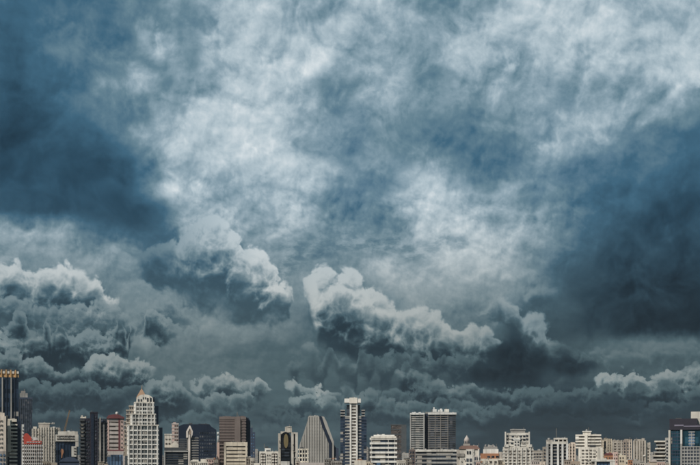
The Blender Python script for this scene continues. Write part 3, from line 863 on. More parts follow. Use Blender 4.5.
# the tower's right side: its shade is put into dark blue slabs
b.box('shade_slab', 'slateblue', 157.9, 162.4, 427, None, 8, 26)
b.box('shade_slab', 'slateblue', 155.1, 158.4, 405, 427, 10, 20)
b.fittings(132, 154.5, 415, 425, 12, 2.2)
b.fittings(136, 153, 403, 413.5, 8, 4.2)

# 12 cream and pink pair behind
b = Building('apartment_block', 'small cream block with one window bay right of the stepped tower', 'apartment block', 164.4, 171.8, 1150)
b.box('wall', 'cream', 164.6, 171.6, 434.4, None, 0, 14)
b.panes('g_warm', [166.4, 169.4], [438.4, 443], 1.8, 1.4)
b.box('parapet', 'ivory', 164.4, 171.8, 433.8, 434.8, -0.5, 15)
b.box('wing', 'cream', 171.4, 178.6, 444.2, None, -2, 12)
b.prism('gable', 'cream', [(171.6, 444.4), (175, 440.6), (178.4, 444.4)], -1.8, 11)
b = Building('apartment_block', 'slim pink tower with dark window columns behind the cream block', 'apartment block', 172, 179.4, 1250)
b.box('wall', 'pink', 172, 178.4, 423.6, None, 0, 14)
b.bands('palepink', 172, 178.4, 423.2, 470, 3.6, 0.3, 0, 14, 0.4)
b.panes('g_warm', [175.2, 177.2], [425.0 + 3.6 * i for i in range(11)], 1.4, 1.9)
b.box('roof_unit', 'pink', 173.2, 176, 422.2, 423.4, 3, 6)

# 13 dark office with a pale ledge
b = Building('office_block', 'low dark office block with pale ledge line and ribbed glass', 'office block', 164, 188.5, 760)
b.box('glazing', 'g_dark', 164.6, 188, 449.8, None, 0.6, 20)
b.box('ledge', 'lgrey', 164.2, 188.4, 450.6, 451.8, -0.6, 22)
b.box('attic', 'dgrey', 164.6, 186.4, 447.4, 450.6, 0.2, 20)
b.bands('dgrey', 165.8, 186.4, 454.4, 470, 2.4, 0.34, 0.6, 20, 0.3)
b.box('corner_pier', 'lgrey', 164.2, 165.4, 451.8, None, -0.2, 21)
b.box('penthouse', 'g_slate', 179.0, 187.0, 438.0, 447.6, 6, 14)
b.bands('dgrey', 179.0, 187.0, 439.0, 447.4, 2.0, 0.35, 6, 14, 0.3)

# 15 navy block, 14 grey-ribbed tower with a pointed fin
b = Building('office_tower', 'broad dark navy block with one clipped top corner', 'tower', 183.5, 216.4, 1000)
b.prism('wall', 'navy', [(178.8, None), (178.8, 426.4), (183.6, 424.2), (209.6, 424.2), (211.2, 426.4), (216.2, 429.6), (216.2, None)], 0, 30)
b.panes('g_slate', fr(199, 215.5, 7), [432 + 3.6 * i for i in range(10)], 1.5, 1.8, 0.0, 0.15)
b.box('roof_unit', 'dgrey', 188.6, 192.4, 422.8, 424.4, 6, 8)
b.box('roof_unit', 'dgrey', 200.6, 207, 423.2, 424.4, 8, 8)
b.clutter(186, 209, 424.3, 6, 5, 16, ('dgrey', 'grey', 'navy'), 1.6, 3)
b = Building('office_tower', 'grey ribbed tower with white pointed arch fin in front of the navy block', 'tower', 186, 198, 820)
b.box('glazing', 'g_slate', 186.4, 198, 436.4, None, 0.6, 14)
b.bands('grey', 190.6, 198, 437.4, 470, 2.5, 0.38, 0.6, 14, 0.4)
b.box('wall', 'grey', 186.4, 190.8, 434.6, None, 0.2, 13)
b.prism('arch_fin', 'white', [(186.2, 437.6), (186.2, 431.6), (189.4, 425.6), (190.3, 425.6), (192.8, 431.4), (192.4, 435.0), (191.0, 438.2), (191.0, 434.8), (191.4, 431.8), (189.9, 428.2), (188.0, 431.8), (188.4, 437.6)], -1.4, 1.6, label='white pointed arch fin')
b.box('fin_column', 'white', 188.3, 190.2, 434.6, None, -1.0, 1.6)
b.prism('arch_panel', 'tan', [(188.5, 434.4), (188.4, 431.8), (189.9, 428.4), (191.3, 431.8), (190.9, 434.4)], -0.9, 1.0)

# 16 low cream roofs
b = Building('low_rise', 'low cream building with lumpy roofs at the foot of the navy block', 'low building', 190, 209, 620)
b.box('wall', 'cream', 190.4, 207.8, 461.4, None, 0, 14)
b.box('penthouse', 'ivory', 192.6, 198.6, 459.4, 461.6, 2, 8)
b.box('penthouse', 'cream', 200.6, 206.4, 458.8, 461.6, 1, 8)
b.prism('roof', 'ivory', [(190, 461.6), (191.2, 460.2), (196, 460.2), (197, 461.6)], -0.5, 10)
b.panes('g_warm', fr(191, 207, 8), [462.8, 466], 1.0, 1.4)

# 17 brown tower
b = Building('office_tower', 'mauve brown stone tower with paler centre strip and shaded right side', 'tower', 219, 246.5, 1050)
b.box('wall', 'brown', 219.6, 245.6, 418.4, None, 0, 26)
b.bands('brown2', 219.6, 234.4, 419.6, 470, 2.9, 0.42, 0, 20, 0.4)
b.bands('brown2', 240.4, 245.6, 419.6, 470, 2.9, 0.42, 0, 20, 0.4)
b.box('centre_strip', 'brown2', 234.6, 240.2, 417.0, None, -1.0, 20, label='paler centre strip')
b.box('stripe', 'g_brown', 240.6, 241.4, 420, None, -0.7, 20)
b.box('parapet', 'brown2', 219.2, 246.0, 416.6, 419.2, -0.6, 27)
b.prism('side_wing', 'navy', [(245.6, None), (245.6, 416.8), (248.4, 417.4), (250.4, 420.4), (250.4, None)], 5, 24)  # the tower's right side, with its shade painted in as navy
b.box('roof_unit', 'brown2', 224, 231, 415.8, 416.8, 6, 8)
b.mast(237.2, 411.6, 417.2, 8, 0.6)
b.mast(238.4, 414.2, 417.2, 8, 0.4)
b.box('roof_unit', 'brown', 240.4, 244.6, 415.4, 416.8, 7, 8)
b.clutter(220, 245, 416.8, 5, 5, 14, ('brown', 'grey', 'brown2'), 1.2, 4)
b.fittings(220, 245, 420, 442, 20, 0.2, ('plum', 'brown2'))

# 18 cream banded block and its pink neighbour
b = Building('office_block', 'cream block with horizontal window bands in front of the brown tower', 'office block', 224, 247.4, 820)
b.box('glazing', 'g_warm', 225, 246.8, 445.6, None, 0.8, 18)
b.box('parapet', 'ivory', 224.2, 247.4, 442.0, 445.8, 0, 20)
b.bands('cream', 225, 246.8, 447.4, 470, 3.75, 0.62, 0.8, 18, 0.6)
b.box('corner_pier', 'ivory', 224.2, 226.2, 445.8, None, -0.1, 5)
b.box('corner_pier', 'ivory', 245.4, 247.2, 445.8, None, -0.1, 5)
b.box('roof_unit', 'dgrey', 231.8, 236.4, 441.2, 443, 4, 6)
b.box('roof_unit', 'brown', 238.6, 240.0, 441.0, 443, 4, 4)
b.clutter(226, 246, 442.2, 6, 4, 10, hmax=1.2, wmax=3)
b = Building('apartment_block', 'narrow pink edged block with dark balconies beside the cream banded block', 'apartment block', 216.8, 223.8, 840)
b.box('wall', 'pink', 216.8, 219.4, 442.4, None, 0, 16)
b.box('glazing', 'g_brown', 219.3, 223.6, 441.8, None, 0.8, 14)
b.bands('brown2', 219.4, 223.6, 443.6, 470, 3.5, 0.36, 0.8, 14, 0.5, 'balcony_slab')
b.lathe('roof_tank', 'white', 218.1, [(0.9, 442.4), (0.9, 436.0), (0.5, 435.4)], 5)
b.lathe('roof_ball', 'white', 218.1, [(0.3, 434.8), (1.0, 434.0), (1.3, 433.0), (1.0, 432.0), (0.2, 431.6)], 5)

# 19 dim bluish blocks behind
b = Building('office_tower', 'dim blue stepped block just right of the brown tower', 'tower', 249, 256, 1350)
b.box('wall', 'slateblue', 246, 252.6, 427.6, None, 0, 24)
b.box('wall', 'slateblue', 250, 255.2, 432.2, None, -1.0, 22)
b.panes('g_blue', [251.6, 253.6], [434 + 3 * i for i in range(11)], 1.3, 1.3, -1.0, 0.2)
b.mast(252.0, 425.0, 432.4, 10, 0.45)

# 20 cream lattice block
b = Building('apartment_block', 'cream block with lozenge screen panels beside the black glass arch', 'apartment block', 254, 278.4, 720)
b.box('wall', 'ivory', 259.4, 278.2, 451.4, None, 0, 16)
b.box('wing', 'ivory', 253.8, 259.8, 463.0, None, -1, 12)
b.box('stair_tower', 'white', 264.8, 270.6, 448.0, 451.6, 2, 8)
b.box('roof_unit', 'dgrey', 265.2, 268.4, 446.2, 448.2, 3, 6)
b.box('roof_unit', 'dgrey', 266.2, 269.8, 450.0, 451.8, 0.6, 2)
b.mast(264.2, 443.6, 448.0, 4, 0.5)
for (a, z) in ((260.6, 265.4), (271.6, 277.2)):
    pan = b.box('screen_panel', 'g_brown', a, z, 453.4, None, -0.25, 1.0)
    n = 0
    r = 454.0
    while r < 468:
        for k in range(2):
            c = a + (z - a) * (k + 0.5 + (0.0 if n % 2 else 0.0)) / 2
            hw = (z - a) / 4.4
            b.prism('lozenge', 'ivory', [(c - hw, r + 1.4), (c, r + 0.1), (c + hw, r + 1.4), (c, r + 2.7)], -0.7, 0.6)
        r += 2.9; n += 1
b.panes('g_warm', fr(266.4, 270.8, 2), [454.4 + 3.4 * i for i in range(5)], 0.9, 1.6)
b.clutter(260, 277, 451.6, 6, 3, 9, hmax=1.6, wmax=2.5)

# 21 black glass arch between cream piers
b = Building('office_tower', 'black glass arched front with painted gold reflection between cream piers', 'tower', 278, 297.6, 880)
b.box('core', 'cream', 279.4, 291, 436, None, 2, 20)
b.box('pier', 'cream', 278.2, 280.6, 433.2, None, 0, 22)
arch = [(280.4, None), (280.4, 440)]
for i in range(9):
    a = math.pi * (1 - i / 8)
    arch.append((285.6 + 5.2 * math.cos(a), 438.0 - 6.2 * math.sin(a)))
arch += [(290.8, 440), (290.8, None)]
b.prism('glass_front', 'g_black', arch, 0.6, 16, label='black arched glass front')
oval = [(286.0 + 2.3 * math.cos(2 * math.pi * i / 20), 440.4 - 6.6 * math.sin(2 * math.pi * i / 20) * (1.0 if math.sin(2 * math.pi * i / 20) > 0 else 1.15)) for i in range(20)]
b.prism('gold_reflection', 'olive', oval, 0.3, 0.6, label='gold reflection painted as an oval on the black glass')  # reflection in the glass, put in as a dull gold oval
b.box('crown', 'cream', 285.0, 291.8, 426.8, 432.2, 3.0, 14)
b.box('crown', 'ivory', 287.2, 291.6, 426.2, 427.2, 2.6, 15)
b.box('shoulder', 'cream', 280.6, 285.2, 431.2, 434.0, 3.0, 14)
b.box('side_tower', 'ivory', 291.2, 293.6, 432.4, None, -0.4, 20)
b.box('side_tower', 'ivory', 295.2, 297.8, 432.4, None, -0.4, 20)
b.box('slot', 'g_black', 293.5, 295.3, 433.6, None, 0.4, 18)
b.box('lintel', 'ivory', 293.5, 295.3, 432.2, 433.8, -0.2, 19)
b.box('canopy', 'white', 280.8, 289.6, 461.2, 465.5, -4, 5)
b.clutter(285.5, 291, 426.4, 3, 4, 8, hmax=0.9, wmax=1.8)
b.bands('g_slate', 281.6, 289.6, 449, 470, 3.2, 0.22, 0.3, 2, 0.0, 'glazing_bar')
b.fittings(278.4, 280.4, 436, 466, 8)
b.fittings(291.4, 297.6, 434, 466, 10, -0.5)

# 22 little white grid block
b = Building('office_block', 'small white gridded block below the slanted grey tower', 'office block', 298.6, 308.2, 820)
b.box('glazing', 'g_dark', 299, 307.8, 450.2, None, 0.8, 14)
b.bands('white', 299, 307.8, 448.6, 470, 4.1, 0.36, 0.8, 14, 0.6)
b.piers('white', [299.4, 302.2, 304.8, 307.4], 0.8, 448.4, None, 0.8, 14, 0.9)
b.box('roof_unit', 'dgrey', 300.2, 303.6, 447.0, 448.8, 3, 6)
b.box('podium', 'palepink', 297.8, 324, 462.6, None, -3, 12)

# 23 slanted fluted tower
b = Building('slanted_tower', 'grey fluted tower with sloping shoulders and a dark diagonal stripe', 'tower', 299, 336, 1150)
b.prism('front', 'flute', [(299.2, None), (299.2, 446), (307.4, 421.4), (308.4, 416.4), (319.0, 416.2), (322.0, 426.4), (328.8, 443.6), (328.8, None)], 0, 30)
fl = b.root.children[-1]
for c in [300.9 + 2.55 * i for i in range(11)]:
    # each flute stops at the sloping outline
    if c < 308: t = 446 - (c - 299.2) / 8.2 * 24.6 + 0.9
    elif c < 319: t = 416.9
    elif c < 322: t = 416.2 + (c - 319) / 3 * 10.2 + 1.0
    else: t = 426.4 + (c - 322) / 6.8 * 17.2 + 1.2
    b.box('flute', 'flute2', c - 0.5, c + 0.5, t, None, -0.6, 1.0, fl)
b.prism('diagonal_stripe', 'navy', [(319.0, 416.2), (321.4, 416.2), (324.4, 425.6), (331.6, 442.6), (331.6, None), (328.9, None), (328.9, 443.6), (322.1, 426.4)], -0.5, 30, label='dark diagonal stripe')
b.prism('side_panel', 'flute2', [(321.5, 416.2), (324.0, 416.6), (326.6, 421.6), (333.8, 441.6), (333.8, None), (331.7, None), (331.7, 442.6), (324.5, 425.6)], 0.4, 28)
b.prism('side_wing', 'slateblue', [(333.9, None), (333.9, 444.0), (335.6, 447.2), (338.8, 448.4), (338.8, None)], 3, 24)
b.box('roof_rail', 'flute2', 308.8, 318.6, 415.6, 416.5, 2, 20)
b.bands('grey', 300.4, 328.2, 446.5, 470, 3.3, 0.18, -0.15, 1.0, 0.0, 'floor_line')
b.bands('grey', 309, 320.6, 420.5, 446, 3.3, 0.18, -0.15, 1.0, 0.0, 'floor_line')
b.clutter(309, 318, 416, 4, 5, 14, hmax=1.4, wmax=2.5)

# 24 tall dark tower with a white ladder column
b = Building('office_tower', 'tall dark glass tower with white ladder column and white cap', 'tower', 340, 367, 1120)
b.box('glazing', 'g_navy', 340.4, 366.6, 416.8, None, 1.0, 26)
b.bands('lgrey', 345.4, 350.6, 417.4, 470, 3.1, 0.34, 0.8, 4, 0.3)
b.bands('lgrey', 356.8, 361.0, 417.4, 470, 3.1, 0.34, 0.8, 4, 0.3)
b.bands('slateblue', 340.4, 366.6, 418.6, 470, 3.1, 0.24, 1.0, 26, 0.2, 'slab_edge')
b.box('parapet', 'lgrey', 345.2, 361.2, 415.8, 417.0, 0.4, 24)
b.box('core', 'g_warm', 350.6, 356.6, 402, None, -0.2, 12)
b.box('column', 'white', 349.8, 351.4, 401.6, None, -1.2, 14)
b.box('column', 'white', 356.0, 357.6, 401.6, None, -1.2, 14)
b.bands('white', 351.4, 356.0, 404.4, 470, 3.1, 0.36, -0.6, 2, 0.0, 'rung')
b.box('cap', 'white', 344.4, 360.8, 398.6, 402.6, -1.6, 14)
b.box('cap_block', 'ivory', 349.4, 357.4, 397.8, 403.4, -2.4, 14)
b.mast(347.0, 396.8, 398.8, 4, 0.5); b.mast(353.0, 396.4, 398, 4, 0.5)
b.box('glazing', 'g_slate', 346.6, 350, 404.6, 416.8, 2.0, 12)
b.box('glazing', 'g_slate', 357.4, 360, 404.6, 416.8, 2.0, 12)
for (a, z) in ((340.2, 345.0), (361.4, 365.0)):
    b.box('corner_core', 'slateblue', a + 0.6, z - 0.4, 409.4, 417, 4, 10)
    for r in (409.6, 412.4, 415.2):
        b.box('corner_slab', 'lgrey', a, z, r, r + 0.9, 2.2, 14)
b.box('podium', 'cream', 354.4, 366.4, 460.4, None, -14, 10)
b.box('podium_roof', 'terra', 357.0, 362, 459.4, 460.6, -12, 6)
b.clutter(346, 360, 398.8, 4, 1, 9, hmax=1.5, wmax=2.5)
b.fittings(345, 361, 418, 460, 30, 0.4, ('dgrey', 'grey'))

# 25 white banded block
b = Building('office_block', 'white office block with bold dark window bands and penthouse', 'office block', 370, 396.4, 760)
b.box('glazing', 'g_dark', 371, 395.8, 437.6, None, 0.8, 20)
b.bands('white', 371, 395.8, 437.6, 470, 4.6, 0.44, 0.8, 20, 0.8)
b.piers('lgrey', [371.6, 388.4, 394.8], 0.7, 438, None, 0.8, 20, 0.5)
b.box('penthouse', 'white', 373.6, 394.6, 434.6, 437.8, 3, 14)
b.box('parapet', 'ivory', 371.0, 396.2, 436.2, 438.4, -0.4, 22)
b.clutter(374, 394, 434.8, 6, 4, 10, hmax=1.0, wmax=4)
b.box('entrance', 'g_blue', 376.6, 380.4, 462.6, None, -0.6, 3)

# 26 hazy tower behind
b = Building('office_tower', 'faint brownish grey tower fading into the murk between white and banded blocks', 'tower', 390.6, 407, 3200)
b.box('wall', 'g_brown', 391, 401.4, 424.6, None, 0, 60)
b.box('wall', 'dgrey', 401.4, 406.4, 424.6, None, -4, 66)
b.bands('dgrey', 391, 401.4, 424.2, 470, 4.8, 0.2, 0, 60, 1.2)
b = Building('low_rise', 'low cream house beside the white banded block', 'low building', 396.4, 406, 640)
b.box('wall', 'ivory', 396.8, 405.6, 461.2, None, 0, 10)
b.box('parapet', 'cream', 396.4, 406, 460.4, 461.6, -0.4, 11)
b.panes('g_warm', fr(397, 405, 4), [463], 1.1, 1.4)

# 27 twin slab tower
b = Building('office_tower', 'wide twin slab tower with white top band and white rooftop plant', 'tower', 410, 456.4, 1050)
b.box('glazing', 'g_grey', 410.6, 424.2, 414.4, None, 0.6, 24)
b.bands('lgrey', 410.6, 424.2, 416.0, 470, 2.2, 0.44, 0.6, 24, 0.6)
b.box('edge_fin', 'lgrey', 410.0, 411.0, 414.0, None, -0.4, 25)
b.box('edge_fin', 'lgrey', 423.4, 424.6, 414.0, None, -0.4, 25)
b.box('top_band', 'white', 410.0, 424.6, 412.8, 414.6, -0.8, 26)
b.box('link', 'navy', 424.6, 428.4, 413.6, None, 4, 20)
b.box('glazing', 'g_slate', 428.4, 455.6, 414.4, None, 0.6, 24)
b.bands('grey', 428.4, 448.0, 416.0, 470, 2.2, 0.30, 0.6, 24, 0.4)
b.bands('dgrey', 448.0, 455.6, 416.0, 470, 2.2, 0.30, 0.6, 22, 0.3)
b.piers('grey', [428.8, 435.2, 440.6, 447.8], 0.5, 414.2, None, 0.6, 24, 0.7, 'mullion')
b.box('top_band', 'white', 428.0, 456.4, 412.6, 414.6, -0.8, 26)
b.box('plant_room', 'lgrey', 431.4, 448.6, 411.4, 412.8, 4, 14)
b.box('plant_room', 'white', 432.6, 436.6, 408.8, 411.6, 4, 8)
b.box('roof_unit', 'white', 433.2, 434.6, 406.8, 409, 5, 3)
b.box('plant_room', 'white', 438.0, 442.6, 409.4, 411.6, 5, 8)
b.box('plant_room', 'ivory', 444.4, 449.0, 408.8, 411.6, 4, 8)
b.lathe('roof_tank', 'white', 441.2, [(1.3, 411.6), (1.3, 408.6), (0.9, 408.2)], 8)
b.mast(446.2, 407.4, 410, 6, 0.5); b.mast(425.6, 411.0, 413.8, 6, 0.4); b.box('roof_unit', 'grey', 425.4, 432.0, 411.6, 413.2, 6, 8)
b.clutter(411, 424, 412.9, 5, 4, 14, ('white', 'lgrey', 'grey'), 1.6, 3)
b.clutter(430, 455, 412.7, 8, 4, 14, ('white', 'lgrey', 'grey'), 2.2, 3)
# 28 podium block in front
b = Building('office_block', 'long low banded block with white parapet in front of the twin slab tower', 'office block', 415, 457.4, 800)
b.box('glazing', 'g_dark', 416, 456.8, 452, None, 0.8, 20)
b.bands('lgrey', 427.8, 456.8, 453.6, 470, 4.0, 0.46, 0.8, 20, 0.5)
b.bands('grey', 416, 427.6, 453.6, 470, 4.0, 0.42, 0.8, 20, 0.5)
b.box('parapet', 'ivory', 415.4, 457.4, 449.6, 451.6, -0.2, 22)
for c in (417.4, 424.8, 432.6, 441, 444.6, 451.4):
    b.box('roof_unit', b.rng.choice(['ivory', 'lgrey']), c, c + b.rng.uniform(1.2, 3.4), 448.7 + b.rng.uniform(-.4, .3), 449.8, 3, 5)
b = Building('office_block', 'narrow dark purple grey block left of the low banded block', 'office block', 408.6, 415.4, 860)
b.box('wall', 'brown', 408.8, 415.2, 449.4, None, 0, 16)
b.panes('g_slate', [410.6, 413.2], [451.4 + 3.4 * i for i in range(6)], 1.5, 1.8)
b.fittings(409, 415, 450, 468, 8)
b.box('roof_unit', 'tan', 411.6, 414.0, 447.4, 449.6, 3, 5)

# 29 old cream building with bell-shaped pavilion
b = Building('hotel', 'old cream building with dull clay roof ridge and bell shaped pavilion on top', 'building', 456.6, 480.4, 660)
b.box('wall', 'cream', 459.8, 478.6, 447.0, None, 0, 14)
b.prism('roof', 'clay', [(459.0, 447.6), (461.4, 445.6), (476.6, 445.4), (480.0, 448.6), (480, 449.4), (459, 449.0)], -0.6, 15)
b.box('wing', 'beige', 456.6, 464.6, 449.4, None, 2, 12)
b.box('balcony', 'greige', 457.0, 464.4, 453.4, 456.4, -0.8, 4)
b.box('bay', 'ivory', 466.0, 472.8, 449.2, None, -1.0, 6)
b.panes('g_slate', [467.6, 470.0], [451.0], 1.5, 3.0, -1.0)
b.panes('g_slate', [467.4, 470.6], [458.4, 463.4], 2.2, 3.0, -1.0)
b.panes('g_slate', [475.2, 477.2], [456.4, 460.2, 464], 1.3, 2.2, 0.0)
b.box('pier', 'ivory', 473.2, 474.2, 449, None, -0.8, 4)
b.box('pier', 'ivory', 477.8, 479.2, 449, None, -0.8, 4)
b.box('pavilion_base', 'greige', 463.2, 470.0, 443.4, 446.2, 3, 5)
b.lathe('pavilion', 'palepink', 466.8, [(2.7, 444.0), (2.6, 440.6), (2.9, 440.2), (2.2, 438.0), (1.1, 436.4), (0.35, 435.6), (0.15, 434.6)], 5.4)
b.panes('g_slate', [465.6, 468.0], [441.0], 1.0, 2.2, 4.0, 0.2)
b.box('wing', 'palepink', 473.4, 480.4, 455.6, None, -0.4, 5)
b.panes('g_slate', [475.0, 477.2, 479.2], [457.2, 461.6], 1.3, 2.6, -0.4)
b.fittings(457, 480, 450, 468, 26, -0.2)
b.clutter(471, 479, 446, 4, 3, 6, hmax=1.4, wmax=2)

# 30 cream and terracotta block
b = Building('apartment_block', 'cream block with terracotta terrace and grey rooftop tanks left of the cream tower', 'apartment block', 480, 503, 700)
b.box('wall', 'cream', 480.4, 502.4, 458.6, None, -0.6, 14)
b.box('terrace', 'terra', 480.4, 498.8, 453.4, 458.8, 0.4, 12, label='terracotta terrace storey')
b.panes('g_slate', [488.6, 492.8, 497.2], [455.8], 2.6, 1.8, 0.4)
b.box('storey', 'white', 483.2, 498.4, 449.0, 453.6, 2, 9)
b.box('plant_room', 'cyl', 483.8, 497.4, 446.4, 449.2, 3, 6)
for c in (485.6, 488.8, 493.2):
    b.lathe('roof_tank', 'cyl', c, [(1.0, 446.6), (1.0, 444.8), (0.6, 444.2)], 5)
b.box('roof_unit', 'lgrey', 490.2, 492.2, 445.0, 446.6, 4, 3)
b.mast(496.4, 443.6, 446.6, 5, 0.4)
b.panes('g_warm', [482.0, 486.4, 490.8, 495.4, 499.6], [460.8, 464.6], 2.2, 2.2, -0.6)
b.box('side_wall', 'beige', 498.8, 502.4, 451.8, 458.8, 1, 12)
b.fittings(481, 502, 454, 468, 30, -0.2)
b.clutter(484, 498, 446.6, 6, 3, 5, hmax=1.6, wmax=2)

# 31 cream tower with shouldered top
b = Building('apartment_tower', 'cream tower with grey roof cap, recessed corners and central bay window', 'tower', 502, 533, 830)
b.box('wall', 'cream', 503.0, 533.0, 447.0, None, 0.6, 22)
b.bands('ivory', 503.0, 533.0, 449.4, 470, 3.1, 0.34, 0.6, 22, 0.35)
b.piers('ivory', [508.4, 512.6, 516.8, 521.8, 526.2, 530.4], 0.9, 447.6, None, 0.6, 22, 0.9)
b.panes('g_warm', [506, 510.5, 514.7, 519.3, 524, 528.3, 531.7], [450.7 + 3.1 * i for i in range(6)], 1.6, 1.4, 0.6, 0.2)
b.box('shoulder', 'ivory', 504.4, 509.0, 444.4, 447.2, -0.2, 8)
b.box('shoulder', 'ivory', 528.6, 531.8, 444.4, 447.2, -0.2, 8)
b.box('upper_wall', 'cream', 505.0, 529.6, 432.6, 447.2, 3.0, 17)
b.bands('ivory', 509.6, 525.2, 433.6, 445.4, 3.6, 0.42, 3.0, 16, 0.5)
b.panes('g_dark', [507.2], [434.8, 438.2, 441.6], 2.2, 1.8, 3.0)
b.panes('g_dark', [527.0], [434.8, 438.2, 441.6], 2.0, 1.8, 3.0)
b.panes('g_dark', [512.6, 516.6, 520.4, 524.0], [435.3, 438.9], 2.0, 1.5, 2.5)
b.panes('g_dark', [512.0, 523.2], [442.2], 2.0, 1.5, 2.5)
b.box('bay_window', 'ivory', 513.8, 519.8, 439.6, 447.0, 1.4, 4)
b.box('bay_roof', 'white', 513.2, 520.4, 438.8, 439.8, 1.0, 4)
b.panes('g_dark', [515.4, 518.2], [441.2, 444.2], 1.3, 1.4, 1.4)
for a in (504.8, 528.4):
    b.box('corner_pier', 'ivory', a, a + 1.4, 431.6, 447, 2.2, 18)
b.box('roof_cap', 'cyl', 510.6, 525.0, 429.8, 432.8, 5, 12)
b.box('roof_cap', 'lgrey', 510.0, 525.6, 428.8, 430.0, 4.4, 13)
b.clutter(512, 524, 429, 3, 6, 8, hmax=0.8, wmax=3)
b.fittings(504, 532, 448, 468, 50, 0.3)
b.fittings(506, 529, 433.5, 446, 22, 2.6)

# 32 dim beige neighbour
b = Building('apartment_block', 'dim beige block squeezed between the cream tower and the finned tower', 'apartment block', 532.6, 542.4, 1100)
b.box('wall', 'tan', 532.8, 542.2, 450.4, None, 0, 18)
b.bands('beige', 532.8, 542.2, 452.0, 470, 3.0, 0.4, 0, 18, 0.3)
b.panes('g_slate', [534.6, 537.4, 540.2], [453.6 + 3 * i for i in range(5)], 1.6, 1.3)
b.box('roof_unit', 'lgrey', 537.6, 540.2, 449.0, 450.6, 4, 6)

# 33 finned tower
b = Building('apartment_tower', 'white finned tower with deep dark slots and open concrete crown', 'tower', 542.4, 568.4, 830)
b.box('wall', 'g_dark', 546.6, 567.6, 442.6, None, 1.6, 18)
b.piers('lgrey', [547.4], 2.4, 443.6, None, 1.6, 18, 1.6, 'fin')
b.piers('white', [551.6, 558.0, 562.4, 567.0], 2.0, 443.8, None, 1.6, 18, 2.0, 'fin')
b.bands('grey', 546.6, 567.6, 446, 470, 3.3, 0.3, 1.6, 18, 0.7, 'balcony_slab')
b.box('crown_wall', 'cream', 546.4, 567.8, 441.4, 444.0, 0.4, 20)
b.box('crown_frame', 'cream', 553.6, 567.4, 437.8, 439.4, 1.0, 16)
for c in (554.2, 558.6, 562.8, 566.8):
    b.box('crown_post', 'cream', c - 0.6, c + 0.6, 439.2, 441.6, 1.2, 15)
b.box('plant_room', 'tan', 556, 566, 439.2, 441.6, 5, 9)
b.box('crown_wall', 'beige', 546.2, 552.8, 439.6, 441.6, 2, 12)
b.lathe('roof_tank', 'lgrey', 549.0, [(1.4, 439.8), (1.4, 438.0), (0.8, 437.6)], 6)
b.box('wing', 'tan', 542.6, 547.0, 446.6, None, 4, 14)
b.panes('g_slate', [544.6], [449 + 3.3 * i for i in range(6)], 1.6, 1.6, 4.0)
b.mast(556.4, 427.8, 438, 8, 0.35)
b.fittings(548, 567, 445, 468, 30, 0.6)
b.clutter(555, 567, 438, 4, 3, 9, hmax=1.0, wmax=2.5)

# 34 plain beige slab
b = Building('apartment_block', 'plain beige slab with a wavy parapet beside the finned tower', 'apartment block', 568.2, 577, 920)
b.box('wall', 'beige', 568.4, 576.2, 443.8, None, 0, 16)
b.piers('cream', [569.4, 572.2, 575.2], 1.1, 443.2, None, 0, 16, 0.7, 'rib')
b.panes('g_warm', [570.8, 573.7], [446.4 + 3.1 * i for i in range(8)], 1.0, 1.4)
b.box('parapet', 'cream', 570.6, 574.8, 442.2, 444.0, -0.3, 12)

# 35 cream balcony tower
b = Building('apartment_tower', 'bright cream balcony block with roof hut and projecting upper storeys', 'tower', 576, 602.4, 780)
b.box('wall', 'g_warm', 578.2, 599.6, 436.6, None, 1.6, 18)
b.bands('ivory', 577.0, 599.6, 434.4, 447, 3.05, 0.52, 1.4, 18, 0.9, 'balcony_band')
b.box('stair_tower', 'ivory', 584.6, 587.6, 434.6, 447, 0.0, 6)
b.box('hut', 'ivory', 583.0, 590.8, 431.2, 434.6, 4, 9)
b.box('hut_roof', 'white', 582.4, 591.6, 430.6, 431.6, 3.4, 10)
b.box('corner_balcony', 'white', 575.6, 579.0, 436.4, 439.4, 0.6, 7)
b.box('lower_wall', 'ivory', 578.6, 600.2, 446.8, None, -1.0, 21)
b.box('side_wing', 'ivory', 596.8, 602.4, 447.6, None, -2.0, 16)
b.panes('g_warm', [583.0, 586.8, 590.6, 594.2], [449.6 + 3.2 * i for i in range(6)], 2.4, 1.4, -1.0)
b.panes('g_dark', [592.4], [445.2], 5.6, 1.5, -1.0, 0.5)
b.lathe('roof_tank', 'lgrey', 586.6, [(0.9, 430.8), (0.9, 429.2), (0.5, 428.8)], 8)
b.mast(588.6, 426.8, 431, 8, 0.35)
b.fittings(579, 600, 435, 446.5, 16, 1.0)
b.fittings(579.5, 601, 448, 468, 30, -1.0)
b.clutter(578, 599, 434.6, 6, 4, 9, hmax=1.4, wmax=2.5)

# 36 low cream frame with blue glass
b = Building('low_rise', 'low cream building framing blue glass at the bottom edge', 'low building', 590.8, 615, 560)
b.box('wall', 'g_blue', 596.0, 610.6, 461.2, None, 0.8, 12)
b.box('frame', 'ivory', 591.4, 614.6, 459.4, 461.4, -0.4, 14)
b.box('frame', 'ivory', 609.8, 614.8, 461.4, None, -0.2, 13)
b.box('frame', 'ivory', 594.8, 596.6, 461.4, None, -0.2, 13)
b.box('wall', 'tan', 591.4, 595.0, 461.4, None, 1.0, 12)
b.piers('navy', [600, 603.6, 607.2], 0.5, 461.4, None, 0.8, 12, 0.3, 'mullion')
b.box('roof_unit', 'ivory', 602.0, 606.4, 458.2, 459.6, 4, 5)

